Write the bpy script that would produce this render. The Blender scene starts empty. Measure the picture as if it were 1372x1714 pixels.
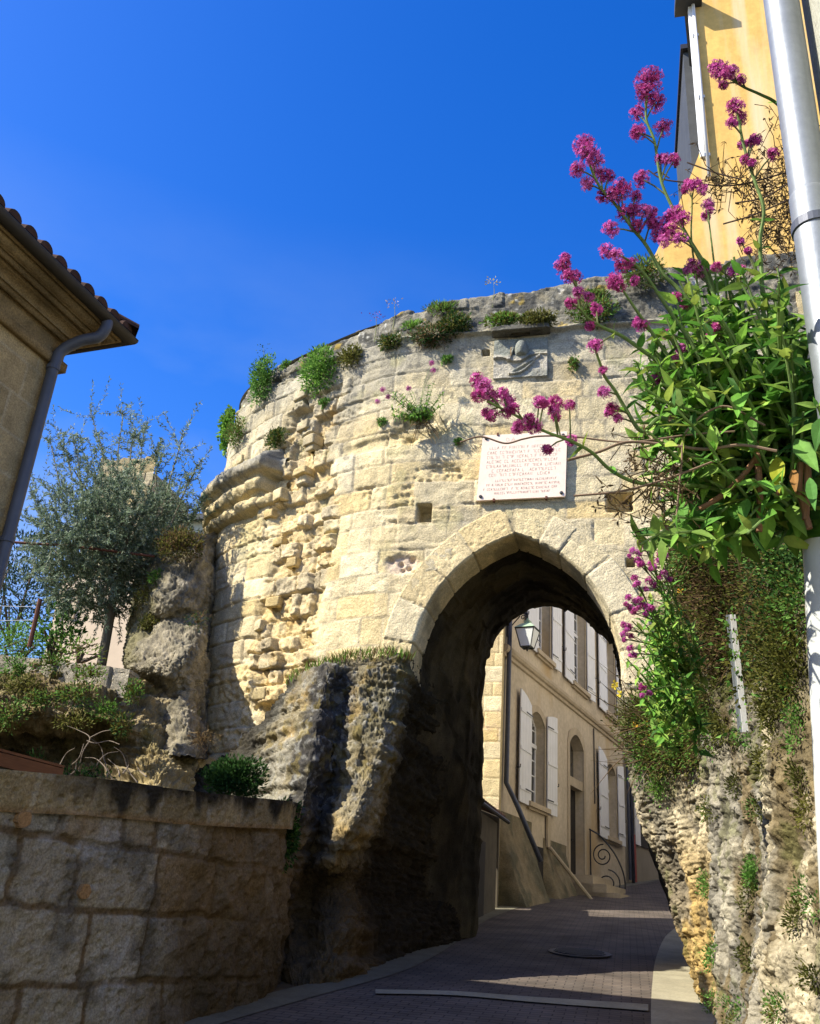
import bpy, math, random
import numpy as np
from mathutils import Vector
random.seed(7); RNG=np.random.default_rng(7)
C=bpy.context.scene; COL=C.collection
R=math.radians
# ---------------------------------------------------------------- camera
F_=1535.; CX,CY=686.,857.
PITCH=math.atan(1535/3420.); ROLL=math.atan(250/3415.); HEAD=R(14)
CAM=np.array([0,0,1.6])
_f0=np.array([-math.sin(HEAD),math.cos(HEAD),0]); _r0=np.array([math.cos(HEAD),math.sin(HEAD),0]); _u0=np.array([0,0,1.])
FWD=_f0*math.cos(PITCH)+_u0*math.sin(PITCH); _u1=-_f0*math.sin(PITCH)+_u0*math.cos(PITCH)
UP=_u1*math.cos(ROLL)-_r0*math.sin(ROLL); RT=_r0*math.cos(ROLL)+_u1*math.sin(ROLL)
cam=bpy.data.cameras.new('camera'); co=bpy.data.objects.new('camera',cam); COL.objects.link(co)
cam.sensor_fit='VERTICAL'; cam.sensor_height=24; cam.lens=F_/1714*24; cam.clip_start=.05; cam.clip_end=2000
from mathutils import Matrix
co.matrix_world=Matrix(((RT[0],UP[0],-FWD[0],CAM[0]),(RT[1],UP[1],-FWD[1],CAM[1]),(RT[2],UP[2],-FWD[2],CAM[2]),(0,0,0,1)))
C.camera=co
# ---------------------------------------------------------------- light
SUN_TH,SUN_EL=R(60),R(42)      # azimuth from -Y (behind camera) towards -X (left)
SD=np.array([-math.sin(SUN_TH)*math.cos(SUN_EL),-math.cos(SUN_TH)*math.cos(SUN_EL),math.sin(SUN_EL)])
sl=bpy.data.lights.new('sun','SUN'); sl.energy=5.0; sl.angle=R(.53); sl.color=(1,.93,.80)
so=bpy.data.objects.new('sun',sl); COL.objects.link(so)
so.rotation_euler=Vector(-SD).to_track_quat('-Z','Y').to_euler(); so.location=(-8,-5,14)
w=bpy.data.worlds.new('World'); C.world=w; w.use_nodes=True
nt=w.node_tree; bg=nt.nodes['Background']
sky=nt.nodes.new('ShaderNodeTexSky'); sky.sky_type='NISHITA'; sky.sun_disc=False
sky.sun_elevation=SUN_EL; sky.sun_rotation=math.atan2(SD[0],SD[1]); sky.altitude=200; sky.air_density=1.; sky.dust_density=.7; sky.ozone_density=3.
hs=nt.nodes.new('ShaderNodeHueSaturation'); hs.inputs['Saturation'].default_value=1.40; hs.inputs['Hue'].default_value=.5185
nt.links.new(sky.outputs[0],hs.inputs['Color']); # faint high haze low in the sky, by true direction
wtc=nt.nodes.new('ShaderNodeTexCoord'); wsp=nt.nodes.new('ShaderNodeSeparateXYZ'); nt.links.new(wtc.outputs['Generated'],wsp.inputs[0])
wmp=nt.nodes.new('ShaderNodeMapping'); wmp.inputs['Scale'].default_value=(2.2,2.2,5.); nt.links.new(wtc.outputs['Generated'],wmp.inputs['Vector'])
wno=nt.nodes.new('ShaderNodeTexNoise'); wno.inputs['Scale'].default_value=1.4; wno.inputs['Detail'].default_value=7; nt.links.new(wmp.outputs[0],wno.inputs['Vector'])
wmr=nt.nodes.new('ShaderNodeMapRange'); wmr.inputs['From Min'].default_value=.66; wmr.inputs['From Max'].default_value=.30; wmr.inputs['To Min'].default_value=0; wmr.inputs['To Max'].default_value=.62; nt.links.new(wsp.outputs['Z'],wmr.inputs['Value'])
wm2=nt.nodes.new('ShaderNodeMapRange'); wm2.inputs['From Min'].default_value=.36; wm2.inputs['From Max'].default_value=.62; nt.links.new(wno.outputs[0],wm2.inputs['Value'])
wmu=nt.nodes.new('ShaderNodeMath'); wmu.operation='MULTIPLY'; nt.links.new(wmr.outputs[0],wmu.inputs[0]); nt.links.new(wm2.outputs[0],wmu.inputs[1])
wmx=nt.nodes.new('ShaderNodeMix'); wmx.data_type='RGBA'; nt.links.new(wmu.outputs[0],wmx.inputs[0]); nt.links.new(hs.outputs[0],wmx.inputs[6]); wmx.inputs[7].default_value=(1.5,2.05,3.1,1)
nt.links.new(wmx.outputs[2],bg.inputs['Color'])
bg.inputs['Strength'].default_value=.15
C.view_settings.view_transform='Standard'; C.view_settings.look='None'; C.view_settings.exposure=.96; C.view_settings.gamma=1
C.cycles.max_bounces=8; C.cycles.diffuse_bounces=4; C.cycles.use_denoising=True
try: C.cycles.denoiser='OPENIMAGEDENOISE'
except Exception: pass
# ---------------------------------------------------------------- pixel -> point helpers (photo pixels, at a true depth)
def ray(x,y): return FWD*F_+RT*(x-CX)-UP*(y-CY)
def atY(x,y,Y): d=ray(x,y); return CAM+d*(Y/d[1])
def atX(x,y,X): d=ray(x,y); return CAM+d*(X/d[0])
def atZ(x,y,Z): d=ray(x,y); return CAM+d*((Z-1.6)/d[2])
def atD(x,y,D): d=ray(x,y); return CAM+d*(D/math.hypot(d[0],d[1]))
def onroad(x,y): d=ray(x,y); return CAM+d*(1.6/(.1*d[1]-d[2]))
def onplane(x,y,P,n): d=ray(x,y); P=np.array(P,float); n=np.array(n,float); return CAM+d*(((P-CAM)@n)/(d@n))
# ---------------------------------------------------------------- noise (numpy)
def _h(ix,iy,iz,s):
    n=(ix.astype(np.int64)*374761393+iy.astype(np.int64)*668265263+iz.astype(np.int64)*2147483647+s*144269504)&0xffffffff
    n=((n^(n>>13))*1274126177)&0xffffffff; n=((n^(n>>16))*2246822519)&0xffffffff; n^=n>>15
    return (n&0xffff)/65535.
def vn(P,s=0):
    i=np.floor(P); f=P-i; f=f*f*f*(f*(f*6-15)+10); i=i.astype(np.int64); r=0
    for a in (0,1):
        wa=f[:,0] if a else 1-f[:,0]
        for b in (0,1):
            wb=f[:,1] if b else 1-f[:,1]
            for c in (0,1):
                wc=f[:,2] if c else 1-f[:,2]
                r=r+wa*wb*wc*_h(i[:,0]+a,i[:,1]+b,i[:,2]+c,s)
    return r*2-1
def fbm(P,o=4,s=0,g=.5):
    r=0;a=1;t=0
    P=np.asarray(P,float)
    for k in range(o): r=r+a*vn(P*(2.03**k)+k*17.3,s+k); t+=a; a*=g
    return r/t
def worley(P,s=0):
    i=np.floor(P).astype(np.int64); d1=np.full(len(P),9.)
    for a in (-1,0,1):
        for b in (-1,0,1):
            for c in (-1,0,1):
                q=i+np.array([a,b,c]); 
                fx=q[:,0]+_h(q[:,0],q[:,1],q[:,2],s)-P[:,0]; fy=q[:,1]+_h(q[:,0],q[:,1],q[:,2],s+1)-P[:,1]; fz=q[:,2]+_h(q[:,0],q[:,1],q[:,2],s+2)-P[:,2]
                d1=np.minimum(d1,fx*fx+fy*fy+fz*fz)
    return np.sqrt(d1)
def sst(a,b,x): t=np.clip((x-a)/(b-a),0,1); return t*t*(3-2*t)
# ---------------------------------------------------------------- materials
def mat(name,col=(.5,.5,.5),rough=.8,metal=0,attr=False,var=.15,vscale=3.,bump=0,bscale=40.,spec=.3,trans=0,stretch=None,streak=None,fine=None):
    m=bpy.data.materials.new(name); m.use_nodes=True; t=m.node_tree; n=t.nodes; L=t.links
    b=n['Principled BSDF']; b.inputs['Roughness'].default_value=rough; b.inputs['Metallic'].default_value=metal
    b.inputs['Specular IOR Level'].default_value=spec
    tc=n.new('ShaderNodeTexCoord'); src=tc.outputs['Object']
    if stretch:
        mp=n.new('ShaderNodeMapping'); mp.inputs['Scale'].default_value=stretch; L.new(src,mp.inputs['Vector']); src2=mp.outputs[0]
    else: src2=src
    if attr:
        a=n.new('ShaderNodeVertexColor'); a.layer_name='Col'; base=a.outputs['Color']
    else:
        rgb=n.new('ShaderNodeRGB'); rgb.outputs[0].default_value=(*col,1); base=rgb.outputs[0]
    def mul(base,scale,amt,det=6,rough_=.6,s=src2):
        no=n.new('ShaderNodeTexNoise'); no.inputs['Scale'].default_value=scale; no.inputs['Detail'].default_value=det; no.inputs['Roughness'].default_value=rough_
        L.new(s,no.inputs['Vector'])
        mr=n.new('ShaderNodeMapRange'); mr.inputs['From Min'].default_value=.3; mr.inputs['From Max'].default_value=.7
        mr.inputs['To Min'].default_value=1-amt; mr.inputs['To Max'].default_value=1+amt; L.new(no.outputs[0],mr.inputs['Value'])
        mx=n.new('ShaderNodeMix'); mx.data_type='RGBA'; mx.blend_type='MULTIPLY'; mx.inputs[0].default_value=1
        L.new(base,mx.inputs[6]); L.new(mr.outputs[0],mx.inputs[7]); return mx.outputs[2]
    if var: base=mul(base,vscale,var)
    if fine: base=mul(base,fine[0],fine[1],3,.7,src)
    if streak:   # (colour, scale, threshold)
        mp=n.new('ShaderNodeMapping'); mp.inputs['Scale'].default_value=streak[1]; L.new(src,mp.inputs['Vector'])
        no=n.new('ShaderNodeTexNoise'); no.inputs['Scale'].default_value=1; no.inputs['Detail'].default_value=6; L.new(mp.outputs[0],no.inputs['Vector'])
        mr=n.new('ShaderNodeMapRange'); mr.inputs['From Min'].default_value=streak[2]; mr.inputs['From Max'].default_value=streak[2]+.2; L.new(no.outputs[0],mr.inputs['Value'])
        mx=n.new('ShaderNodeMix'); mx.data_type='RGBA'; L.new(mr.outputs[0],mx.inputs[0]); L.new(base,mx.inputs[6]); mx.inputs[7].default_value=(*streak[0],1); base=mx.outputs[2]
    L.new(base,b.inputs['Base Color'])
    if bump:
        no=n.new('ShaderNodeTexNoise'); no.inputs['Scale'].default_value=bscale; no.inputs['Detail'].default_value=6; no.inputs['Roughness'].default_value=.7; L.new(src2,no.inputs['Vector'])
        bp=n.new('ShaderNodeBump'); bp.inputs['Strength'].default_value=1; bp.inputs['Distance'].default_value=bump; L.new(no.outputs[0],bp.inputs['Height']); L.new(bp.outputs[0],b.inputs['Normal'])
    if trans:
        tr=n.new('ShaderNodeBsdfTranslucent'); L.new(base,tr.inputs['Color']); ms=n.new('ShaderNodeMixShader'); ms.inputs[0].default_value=trans
        L.new(b.outputs[0],ms.inputs[1]); L.new(tr.outputs[0],ms.inputs[2]); L.new(ms.outputs[0],n['Material Output'].inputs['Surface'])
    return m
M={}
M['stone']=mat('limestone',attr=True,rough=.95,var=.2,vscale=6,bump=.022,bscale=34,spec=.1,fine=(60,.36))
M['rock']=mat('rough rock',attr=True,rough=.95,var=.2,vscale=5,bump=.02,bscale=22,spec=.1,fine=(60,.3))
M['leaf']=mat('foliage',attr=True,rough=.65,var=.25,vscale=14,spec=.12,trans=.35,fine=(45,.14))
M['petal']=mat('petals',attr=True,rough=.6,var=0,spec=.2,trans=.35)
M['twig']=mat('twigs',attr=True,rough=.85,var=.15,vscale=30,spec=.1)
M['plaster']=mat('lime plaster',(.42,.34,.215),.9,var=.14,vscale=1.2,bump=.004,bscale=60,spec=.1,fine=(9,.1))
M['trim']=mat('dressed stone',(.46,.38,.26),.9,var=.14,vscale=2,bump=.004,bscale=50,spec=.1,fine=(20,.1))
M['white']=mat('white paint',(.74,.74,.72),.55,var=.06,vscale=4,bump=.001,bscale=50,spec=.3)
M['iron']=mat('dark iron',(.025,.025,.028),.5,var=.2,vscale=10,spec=.4)
M['glass']=mat('window glass',(.03,.035,.04),.08,var=0,spec=.6)
M['zinc']=mat('zinc pipe',(.085,.095,.125),.5,metal=.2,var=.12,vscale=6,bump=.001,bscale=20)
M['galv']=mat('galvanised metal',(.25,.275,.30),.48,metal=.45,var=.1,vscale=4,bump=.0015,bscale=12,spec=.5,fine=(40,.08))
M['dark']=mat('dark wood',(.03,.026,.022),.7,var=.2,vscale=8,spec=.2)
M['rust']=mat('rusty iron',(.13,.055,.035),.8,var=.3,vscale=20,spec=.2)
M['plank']=mat('brown timber',(.30,.12,.045),.7,var=.2,vscale=6,spec=.2,stretch=(1,1,8))
M['tile']=mat('clay roof tile',(.06,.034,.026),.9,var=.35,vscale=5,bump=.004,bscale=30,spec=.1)
M['ochre']=mat('ochre render',(.74,.47,.14),.9,var=.1,vscale=2,bump=.003,bscale=30,spec=.1,stretch=(1,1,.25),streak=((.74,.58,.34),(3.2,3.2,.22),.48),fine=(6,.12))
M['ochre2']=mat('pale ochre render',(.78,.50,.22),.9,var=.14,vscale=3,bump=.003,bscale=30,spec=.1)
M['grey']=mat('grey render',(.40,.40,.33),.95,var=.12,vscale=3,bump=.004,bscale=60,spec=.1,fine=(90,.2),streak=((.16,.15,.12),(45,45,30),.62))
M['slate']=mat('dark slate',(.05,.055,.06),.7,var=.2,vscale=4,spec=.3)
M['marble']=mat('pale marble',(.84,.67,.53),.6,var=.05,vscale=4,spec=.3,fine=(12,.05),streak=((.80,.60,.44),(2.2,2.2,3.),.62))
M['inscr']=mat('worn lettering',(.60,.44,.35),.8,var=.25,vscale=25,spec=.1)
M['pane']=mat('lantern glass',(.75,.78,.74),.35,var=.04,vscale=6,spec=.5)
M['copper']=mat('green lantern roof',(.30,.42,.28),.5,var=.2,vscale=12,spec=.4)
M['soil']=mat('dry soil',(.13,.10,.06),.95,var=.3,vscale=4,bump=.02,bscale=12,spec=.05)
M['kerb']=mat('kerb stone',(.30,.275,.19),.9,var=.18,vscale=3,bump=.004,bscale=40,spec=.15,fine=(30,.14))
# ---------------------------------------------------------------- object helpers
def tag(o,label=None,cat=None,group=None,kind=None):
    if label: o['label']=label
    if cat: o['category']=cat
    if group: o['group']=group
    if kind: o['kind']=kind
    return o
def thing(name,label,cat,loc=(0,0,0),group=None):
    o=bpy.data.objects.new(name,None); COL.objects.link(o); o.location=[float(v) for v in loc]; o.empty_display_size=.2
    return tag(o,label,cat,group)
def org(p):
    v=np.zeros(3)
    while p is not None: v=v+np.array(p.location); p=p.parent
    return v
def mk(name,V,Fs,m,parent=None,col=None,smooth=False,base=None):
    V=np.asarray(V,float)
    me=bpy.data.meshes.new(name); o=bpy.data.objects.new(name,me)
    if parent is not None: V=V-org(parent)
    else:
        if base is None: base=np.array([V[:,0].mean(),V[:,1].mean(),V[:,2].min()])
        V=V-base; o.location=[float(v) for v in base]
    if isinstance(Fs,np.ndarray):
        k=Fs.shape[1]; n=len(Fs)
        me.vertices.add(len(V)); me.vertices.foreach_set('co',V.astype(np.float32).ravel())
        me.loops.add(n*k); me.loops.foreach_set('vertex_index',Fs.astype(np.int32).ravel())
        me.polygons.add(n); me.polygons.foreach_set('loop_start',np.arange(0,n*k,k,dtype=np.int32))
        try: me.polygons.foreach_set('loop_total',np.full(n,k,dtype=np.int32))
        except Exception: pass
        me.update(calc_edges=True)
    else:
        me.from_pydata(V.tolist(),[],Fs); me.update()
    if col is not None:
        ca=me.color_attributes.new('Col','FLOAT_COLOR','POINT'); c=np.ones((len(V),4),np.float32); c[:,:3]=col; ca.data.foreach_set('color',c.ravel())
    if smooth: me.polygons.foreach_set('use_smooth',np.ones(len(me.polygons),bool))
    me.materials.append(m); COL.objects.link(o)
    if parent is not None: o.parent=parent
    return o
class MB:
    def __init__(s): s.v=[]; s.f=[]; s.c=[]
    def add(s,V,Fs,col=(1,1,1)):
        k=len(s.v); s.v.extend([tuple(map(float,p)) for p in V]); s.f.extend([tuple(i+k for i in f) for f in Fs])
        if len(np.shape(col))==1: s.c.extend([tuple(col)]*len(V))
        else: s.c.extend([tuple(c) for c in col])
    def hexa(s,P,col=(1,1,1)): s.add(P,[(0,3,2,1),(4,5,6,7),(0,1,5,4),(1,2,6,5),(2,3,7,6),(3,0,4,7)],col)
    def box(s,o,ax,ay,az,col=(1,1,1)):
        o,ax,ay,az=[np.array(q,float) for q in (o,ax,ay,az)]
        s.hexa([o,o+ax,o+ax+ay,o+ay,o+az,o+ax+az,o+ax+ay+az,o+ay+az],col)
    def tube(s,pts,r,n=8,col=(1,1,1),cap=True):
        pts=[np.array(p,float) for p in pts]; m=len(pts); rr=[r]*m if np.isscalar(r) else list(r)
        V=[];prev=None
        for i,p in enumerate(pts):
            d=pts[min(i+1,m-1)]-pts[max(i-1,0)]; d=d/(np.linalg.norm(d)+1e-9)
            if prev is None:
                a=np.cross(d,[0,0,1.]); 
                if np.linalg.norm(a)<1e-3: a=np.cross(d,[0,1.,0])
            else: a=prev-d*(prev@d)
            a=a/(np.linalg.norm(a)+1e-9); prev=a; b=np.cross(d,a)
            for k in range(n):
                t=2*math.pi*k/n; V.append(p+(a*math.cos(t)+b*math.sin(t))*rr[i])
        Fs=[(i*n+k,i*n+(k+1)%n,(i+1)*n+(k+1)%n,(i+1)*n+k) for i in range(m-1) for k in range(n)]
        if cap: Fs+= [tuple(range(n-1,-1,-1)),tuple((m-1)*n+k for k in range(n))]
        s.add(V,Fs,col)
    def build(s,name,m,parent=None,smooth=False,base=None,col=True):
        return mk(name,np.array(s.v),s.f,m,parent,np.array(s.c) if col else None,smooth,base)
def bez(P,n=10):
    """Catmull-Rom through points"""
    P=[np.array(p,float) for p in P]; Q=[2*P[0]-P[1]]+P+[2*P[-1]-P[-2]]; o=[]
    for i in range(1,len(Q)-2):
        for k in range(n):
            t=k/n; a,b,c,d=Q[i-1],Q[i],Q[i+1],Q[i+2]
            o.append(.5*((2*b)+(-a+c)*t+(2*a-5*b+4*c-d)*t*t+(-a+3*b-3*c+d)*t**3))
    o.append(P[-1]); return o
def crspline(P,n):
    """dense catmull rom along axis 0 of array P (m,...)-> n samples"""
    P=np.asarray(P,float); m=len(P); t=np.linspace(0,m-1-1e-9,n); i=t.astype(int); f=(t-i).reshape((-1,)+(1,)*(P.ndim-1))
    Q=np.concatenate([(2*P[0]-P[1])[None],P,(2*P[-1]-P[-2])[None]]); a,b,c,d=Q[i],Q[i+1],Q[i+2],Q[i+3]
    return .5*((2*b)+(-a+c)*f+(2*a-5*b+4*c-d)*f*f+(-a+3*b-3*c+d)*f**3)
def gridfaces(nr,nc,mask=None):
    i=np.arange(nr*nc).reshape(nr,nc); f=np.stack([i[:-1,:-1],i[:-1,1:],i[1:,1:],i[1:,:-1]],-1)
    if mask is not None: f=f[mask]
    return f.reshape(-1,4)
def gridnormals(P):
    du=np.gradient(P,axis=1); dv=np.gradient(P,axis=0); n=np.cross(du,dv); return n/(np.linalg.norm(n,axis=-1,keepdims=True)+1e-9)
def lerp(a,b,t): t=np.asarray(t)[...,None]; return np.asarray(a)*(1-t)+np.asarray(b)*t
# ---------------------------------------------------------------- masonry pattern
def masonry(u,z,zr,hr,lr,seed,jw=.012,wob=.012,tall=None):
    """-> joint (0 in joint..1 on the block face), block random 3-vector, distance to joint"""
    g=np.random.default_rng(seed); n=len(u)
    P=np.stack([u,z,u*0+seed],1)
    z2=z+wob*fbm(P*1.3,2,seed)*1.5+wob*.6*vn(P*7,seed+5); u2=u+wob*fbm(P*1.7,2,seed+9)+wob*.6*vn(P*8,seed+6)
    zc=[zr[0]]
    while zc[-1]<zr[1]: zc.append(zc[-1]+g.uniform(*hr))
    zc=np.array(zc); ci=np.clip(np.searchsorted(zc,z2)-1,0,len(zc)-2)
    d=np.zeros(n); rnd=np.zeros((n,3))
    for c in range(len(zc)-1):
        s=ci==c
        if not s.any(): continue
        uc=[u.min()-g.uniform(.1,.8)]
        while uc[-1]<u.max()+1: uc.append(uc[-1]+g.uniform(*lr)*(1 if g.random()>.2 else .5))
        uc=np.array(uc); bi=np.clip(np.searchsorted(uc,u2[s])-1,0,len(uc)-2)
        rr=g.random((len(uc),3)); rnd[s]=rr[bi]
        dz=np.minimum(z2[s]-zc[c],zc[c+1]-z2[s]); du=np.minimum(u2[s]-uc[bi],uc[bi+1]-u2[s])
        r=.03; qx=np.maximum(r-du,0); qz=np.maximum(r-dz,0); d[s]=np.where((du<r)&(dz<r),r-np.sqrt(qx*qx+qz*qz),np.minimum(du,dz))
    return sst(jw*.5,jw*.5+.018,d),rnd,d
CREAM=np.array([.63,.515,.28]); YEL=np.array([.58,.42,.17]); PALE=np.array([.66,.57,.37]); GREY=np.array([.27,.255,.205]); DGREY=np.array([.10,.10,.09]); MORT=np.array([.40,.34,.23]); MOSS=np.array([.17,.16,.045]); LICH=np.array([.50,.49,.43])
def blockcol(rnd,n):
    c=lerp(CREAM,PALE,rnd[:,0]); c=lerp(c,YEL,np.clip((rnd[:,1]-.6)*1.4,0,.55)); return c*(.84+.3*rnd[:,2:3])
# ================================================================ SETTING: ground and road
def rz(y): return .1*y
ys=np.array([-40,-10,0,5,10,15,20,30,45,60,90,200.]); xs=np.array([-200,-60,-20,-8,-3,0,3,8,20,60,200.])
def rzc(y): return np.where(y<45,.1*y,4.5+.0*y)
Xg,Yg=np.meshgrid(xs,ys); V=np.stack([Xg,Yg,rzc(Yg)-.03],-1)
tag(mk('ground',V.reshape(-1,3),gridfaces(len(ys),len(xs)),M['soil'],base=np.zeros(3)),kind='structure')
# paving: small concrete-brick setts, built from a brick texture
def roadmat():
    m=bpy.data.materials.new('brick paving'); m.use_nodes=True; t=m.node_tree; n=t.nodes; L=t.links; b=n['Principled BSDF']; b.inputs['Roughness'].default_value=.85; b.inputs['Specular IOR Level'].default_value=.2
    tc=n.new('ShaderNodeTexCoord'); br=n.new('ShaderNodeTexBrick'); L.new(tc.outputs['Object'],br.inputs['Vector'])
    br.inputs['Scale'].default_value=1; br.inputs['Brick Width'].default_value=.2; br.inputs['Row Height'].default_value=.1; br.inputs['Mortar Size'].default_value=.007; br.inputs['Mortar Smooth'].default_value=.3
    br.inputs['Color1'].default_value=(.125,.10,.08,1); br.inputs['Color2'].default_value=(.095,.08,.066,1); br.inputs['Mortar'].default_value=(.05,.042,.036,1)
    no=n.new('ShaderNodeTexNoise'); no.inputs['Scale'].default_value=1.7; no.inputs['Detail'].default_value=8; L.new(tc.outputs['Object'],no.inputs['Vector'])
    mr=n.new('ShaderNodeMapRange'); mr.inputs['From Min'].default_value=.3; mr.inputs['From Max'].default_value=.7; mr.inputs['To Min'].default_value=.65; mr.inputs['To Max'].default_value=1.35; L.new(no.outputs[0],mr.inputs['Value'])
    mx=n.new('ShaderNodeMix'); mx.data_type='RGBA'; mx.blend_type='MULTIPLY'; mx.inputs[0].default_value=1; L.new(br.outputs[0],mx.inputs[6]); L.new(mr.outputs[0],mx.inputs[7]); L.new(mx.outputs[2],b.inputs['Base Color'])
    bp=n.new('ShaderNodeBump'); bp.inputs['Distance'].default_value=.006; bp.invert=True; L.new(br.outputs['Fac'],bp.inputs['Height']); L.new(bp.outputs[0],b.inputs['Normal'])
    return m
M['road']=roadmat()
def strip(name,L_,R_,dz,m,n=60,wob=0,thick=0):
    """sheet between two polylines of (x,y) on the sloping street"""
    a=crspline(np.array(L_,float),n); b=crspline(np.array(R_,float),n); k=9
    t=np.linspace(0,1,k)[None,:,None]; P=a[:,None]*(1-t)+b[:,None]*t
    z=rzc(P[...,1])+dz+.012*fbm(np.stack([P[...,0].ravel()*.8,P[...,1].ravel()*.8,P[...,0].ravel()*0],1),2,3).reshape(P.shape[:2])*1.0
    V=np.concatenate([P,z[...,None]],-1).reshape(-1,3)
    return tag(mk(name,V,gridfaces(n,k),m,base=np.zeros(3)),kind='structure')
roadL=[(-3.6,-2),(-3.6,3),(-3.35,7),(-3.0,9),(-2.62,10.8),(-2.45,13),(-2.5,18),(-2.0,22.5),(-.9,28),(.6,34),(2,42)]
roadR=[(.05,-2),(.08,3),(.12,7),(.16,9.4),(.22,11.5),(.36,14.5),(.7,18),(1.6,22.5),(3,28),(4.5,34),(6,42)]
pavR=[(.9,-2),(.9,3),(.9,7),(.95,9.4),(1.0,11.5),(1.1,14.5),(1.6,18),(3,22.5),(5,28),(7,34),(9,42)]
strip('road',roadL,roadR,.0,M['road'])
strip('pavement',[(x+.0,y) for x,y in roadR],pavR,.004,M['kerb'])
M['kerb_shade']=mat('shade-darkened kerb stone',(.15,.14,.10),.9,var=.2,vscale=3,bump=.004,bscale=40,spec=.15,fine=(30,.14))  # same kerb stone, darkened to paint in the shade on the left
kl=strip('kerb_strip',[(x-.35,y) for x,y in roadL],[(x+.06,y) for x,y in roadL],.008,M['kerb_shade'])
# pale stone band across the street
bandpts=[onroad(628,1659),onroad(760,1662),onroad(900,1672),onroad(1085,1684)]
bandp2=[onroad(628,1666),onroad(760,1669),onroad(900,1681),onroad(1085,1695)]
a=crspline(np.array(bandpts)[:,:2],30); b=crspline(np.array(bandp2)[:,:2],30)
P=np.stack([a,(a+b)/2,b],1); V=np.concatenate([P,(rzc(P[...,1])+.017)[...,None]],-1)
tag(mk('stone_band',V.reshape(-1,3),gridfaces(30,3),M['kerb'],base=np.zeros(3)),kind='structure')
# manhole
c=onroad(970,1597); mh=thing('manhole_cover','dark round iron manhole cover set in the brick street under the arch','manhole cover',c)
m_=MB(); 
def disc(mb,c,r,z,n=32,h=.012):
    V=[(c[0]+r*math.cos(2*math.pi*k/n),c[1]+r*math.sin(2*math.pi*k/n),rz(c[1]+r*math.sin(2*math.pi*k/n))+z) for k in range(n)]
    V2=[(x,y,q+h) for x,y,q in V]; mb.add(V+V2,[tuple(range(n,2*n))]+[(k,(k+1)%n,n+(k+1)%n,n+k) for k in range(n)])
disc(m_,c,.42,.012); m_.build('frame',M['iron'],mh); m_=MB(); disc(m_,c,.35,.022)
for k in range(-4,5):
    L_=math.sqrt(.33**2-(k*.07)**2); y=c[1]+k*.07; m_.box((c[0]-L_,y-.012,rz(y)+.034),(2*L_,0,0),(0,.024,.0024),(0,0,.006))
m_.build('cover',M['iron'],mh)
# ================================================================ GATEWAY
PLAN=np.array([(3.2,11.55),(2.0,11.5),(1,11.5),(0,11.5),(-1.2,11.5),(-2.4,11.5),(-3.2,11.53),(-3.9,11.74),(-4.6,12.06),(-5.3,12.42),(-5.95,12.8),(-6.48,13.2),(-6.88,13.66),(-7.12,14.2),(-7.18,14.9),(-7.0,15.7),(-6.5,16.4)])
pl=crspline(PLAN,900); seg=np.r_[0,np.cumsum(np.hypot(*np.diff(pl,axis=0).T))]
def plan(u):
    x=np.interp(u,seg,pl[:,0]); y=np.interp(u,seg,pl[:,1]); return x,y
ULEN=seg[-1]
def u_of_x(x): k=int(np.argmin(np.where(pl[:,1]<14.6,abs(pl[:,0]-x),9))); return seg[k]
def onwall(px,py,off=0):
    d=ray(px,py); r=d[0]/d[1]; k=int(np.argmin(abs(pl[:640,0]-r*pl[:640,1]))); 
    P=CAM+d*(pl[k,1]/d[1]); tn=pl[min(k+1,899)]-pl[max(k-1,0)]; tn/=np.linalg.norm(tn); nrm=np.array([tn[1],-tn[0],0])
    if nrm[1]>0: nrm=-nrm
    return P+nrm*off,nrm,seg[k]
SPR=4.7; AX=-1.355; HW=1.345; RISE=1.84; RAD=(HW*HW+RISE*RISE)/(2*HW)
def archprof(off=0,zb=3.,n=24,zs=SPR):
    """pointed arch profile left jamb foot -> apex -> right jamb foot, offset outward"""
    cxl=AX-HW+RAD; r=RAD+off; a1=math.acos(min(1,(cxl-AX)/r))
    Lf=[(AX-HW-off,z) for z in np.linspace(zb,zs,8)[:-1]]+[(cxl-r*math.cos(t),zs+r*math.sin(t)) for t in np.linspace(0,a1,n)]
    Rt=[(2*AX-x,z) for x,z in Lf[::-1]][1:]
    return np.array(Lf+Rt)
def archdist(x,z):
    """signed distance outward of the arch opening"""
    xx=AX-np.abs(x-AX); cxl=AX-HW+RAD
    d=np.where(z>SPR,np.hypot(xx-cxl,z-SPR)-RAD,-(xx-(AX-HW))); return d
gate=thing('stone_gateway','weathered medieval stone gateway tower with a pointed arch over the street','gateway',(AX,11.5,1.1))
ZTOP=10.62
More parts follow.
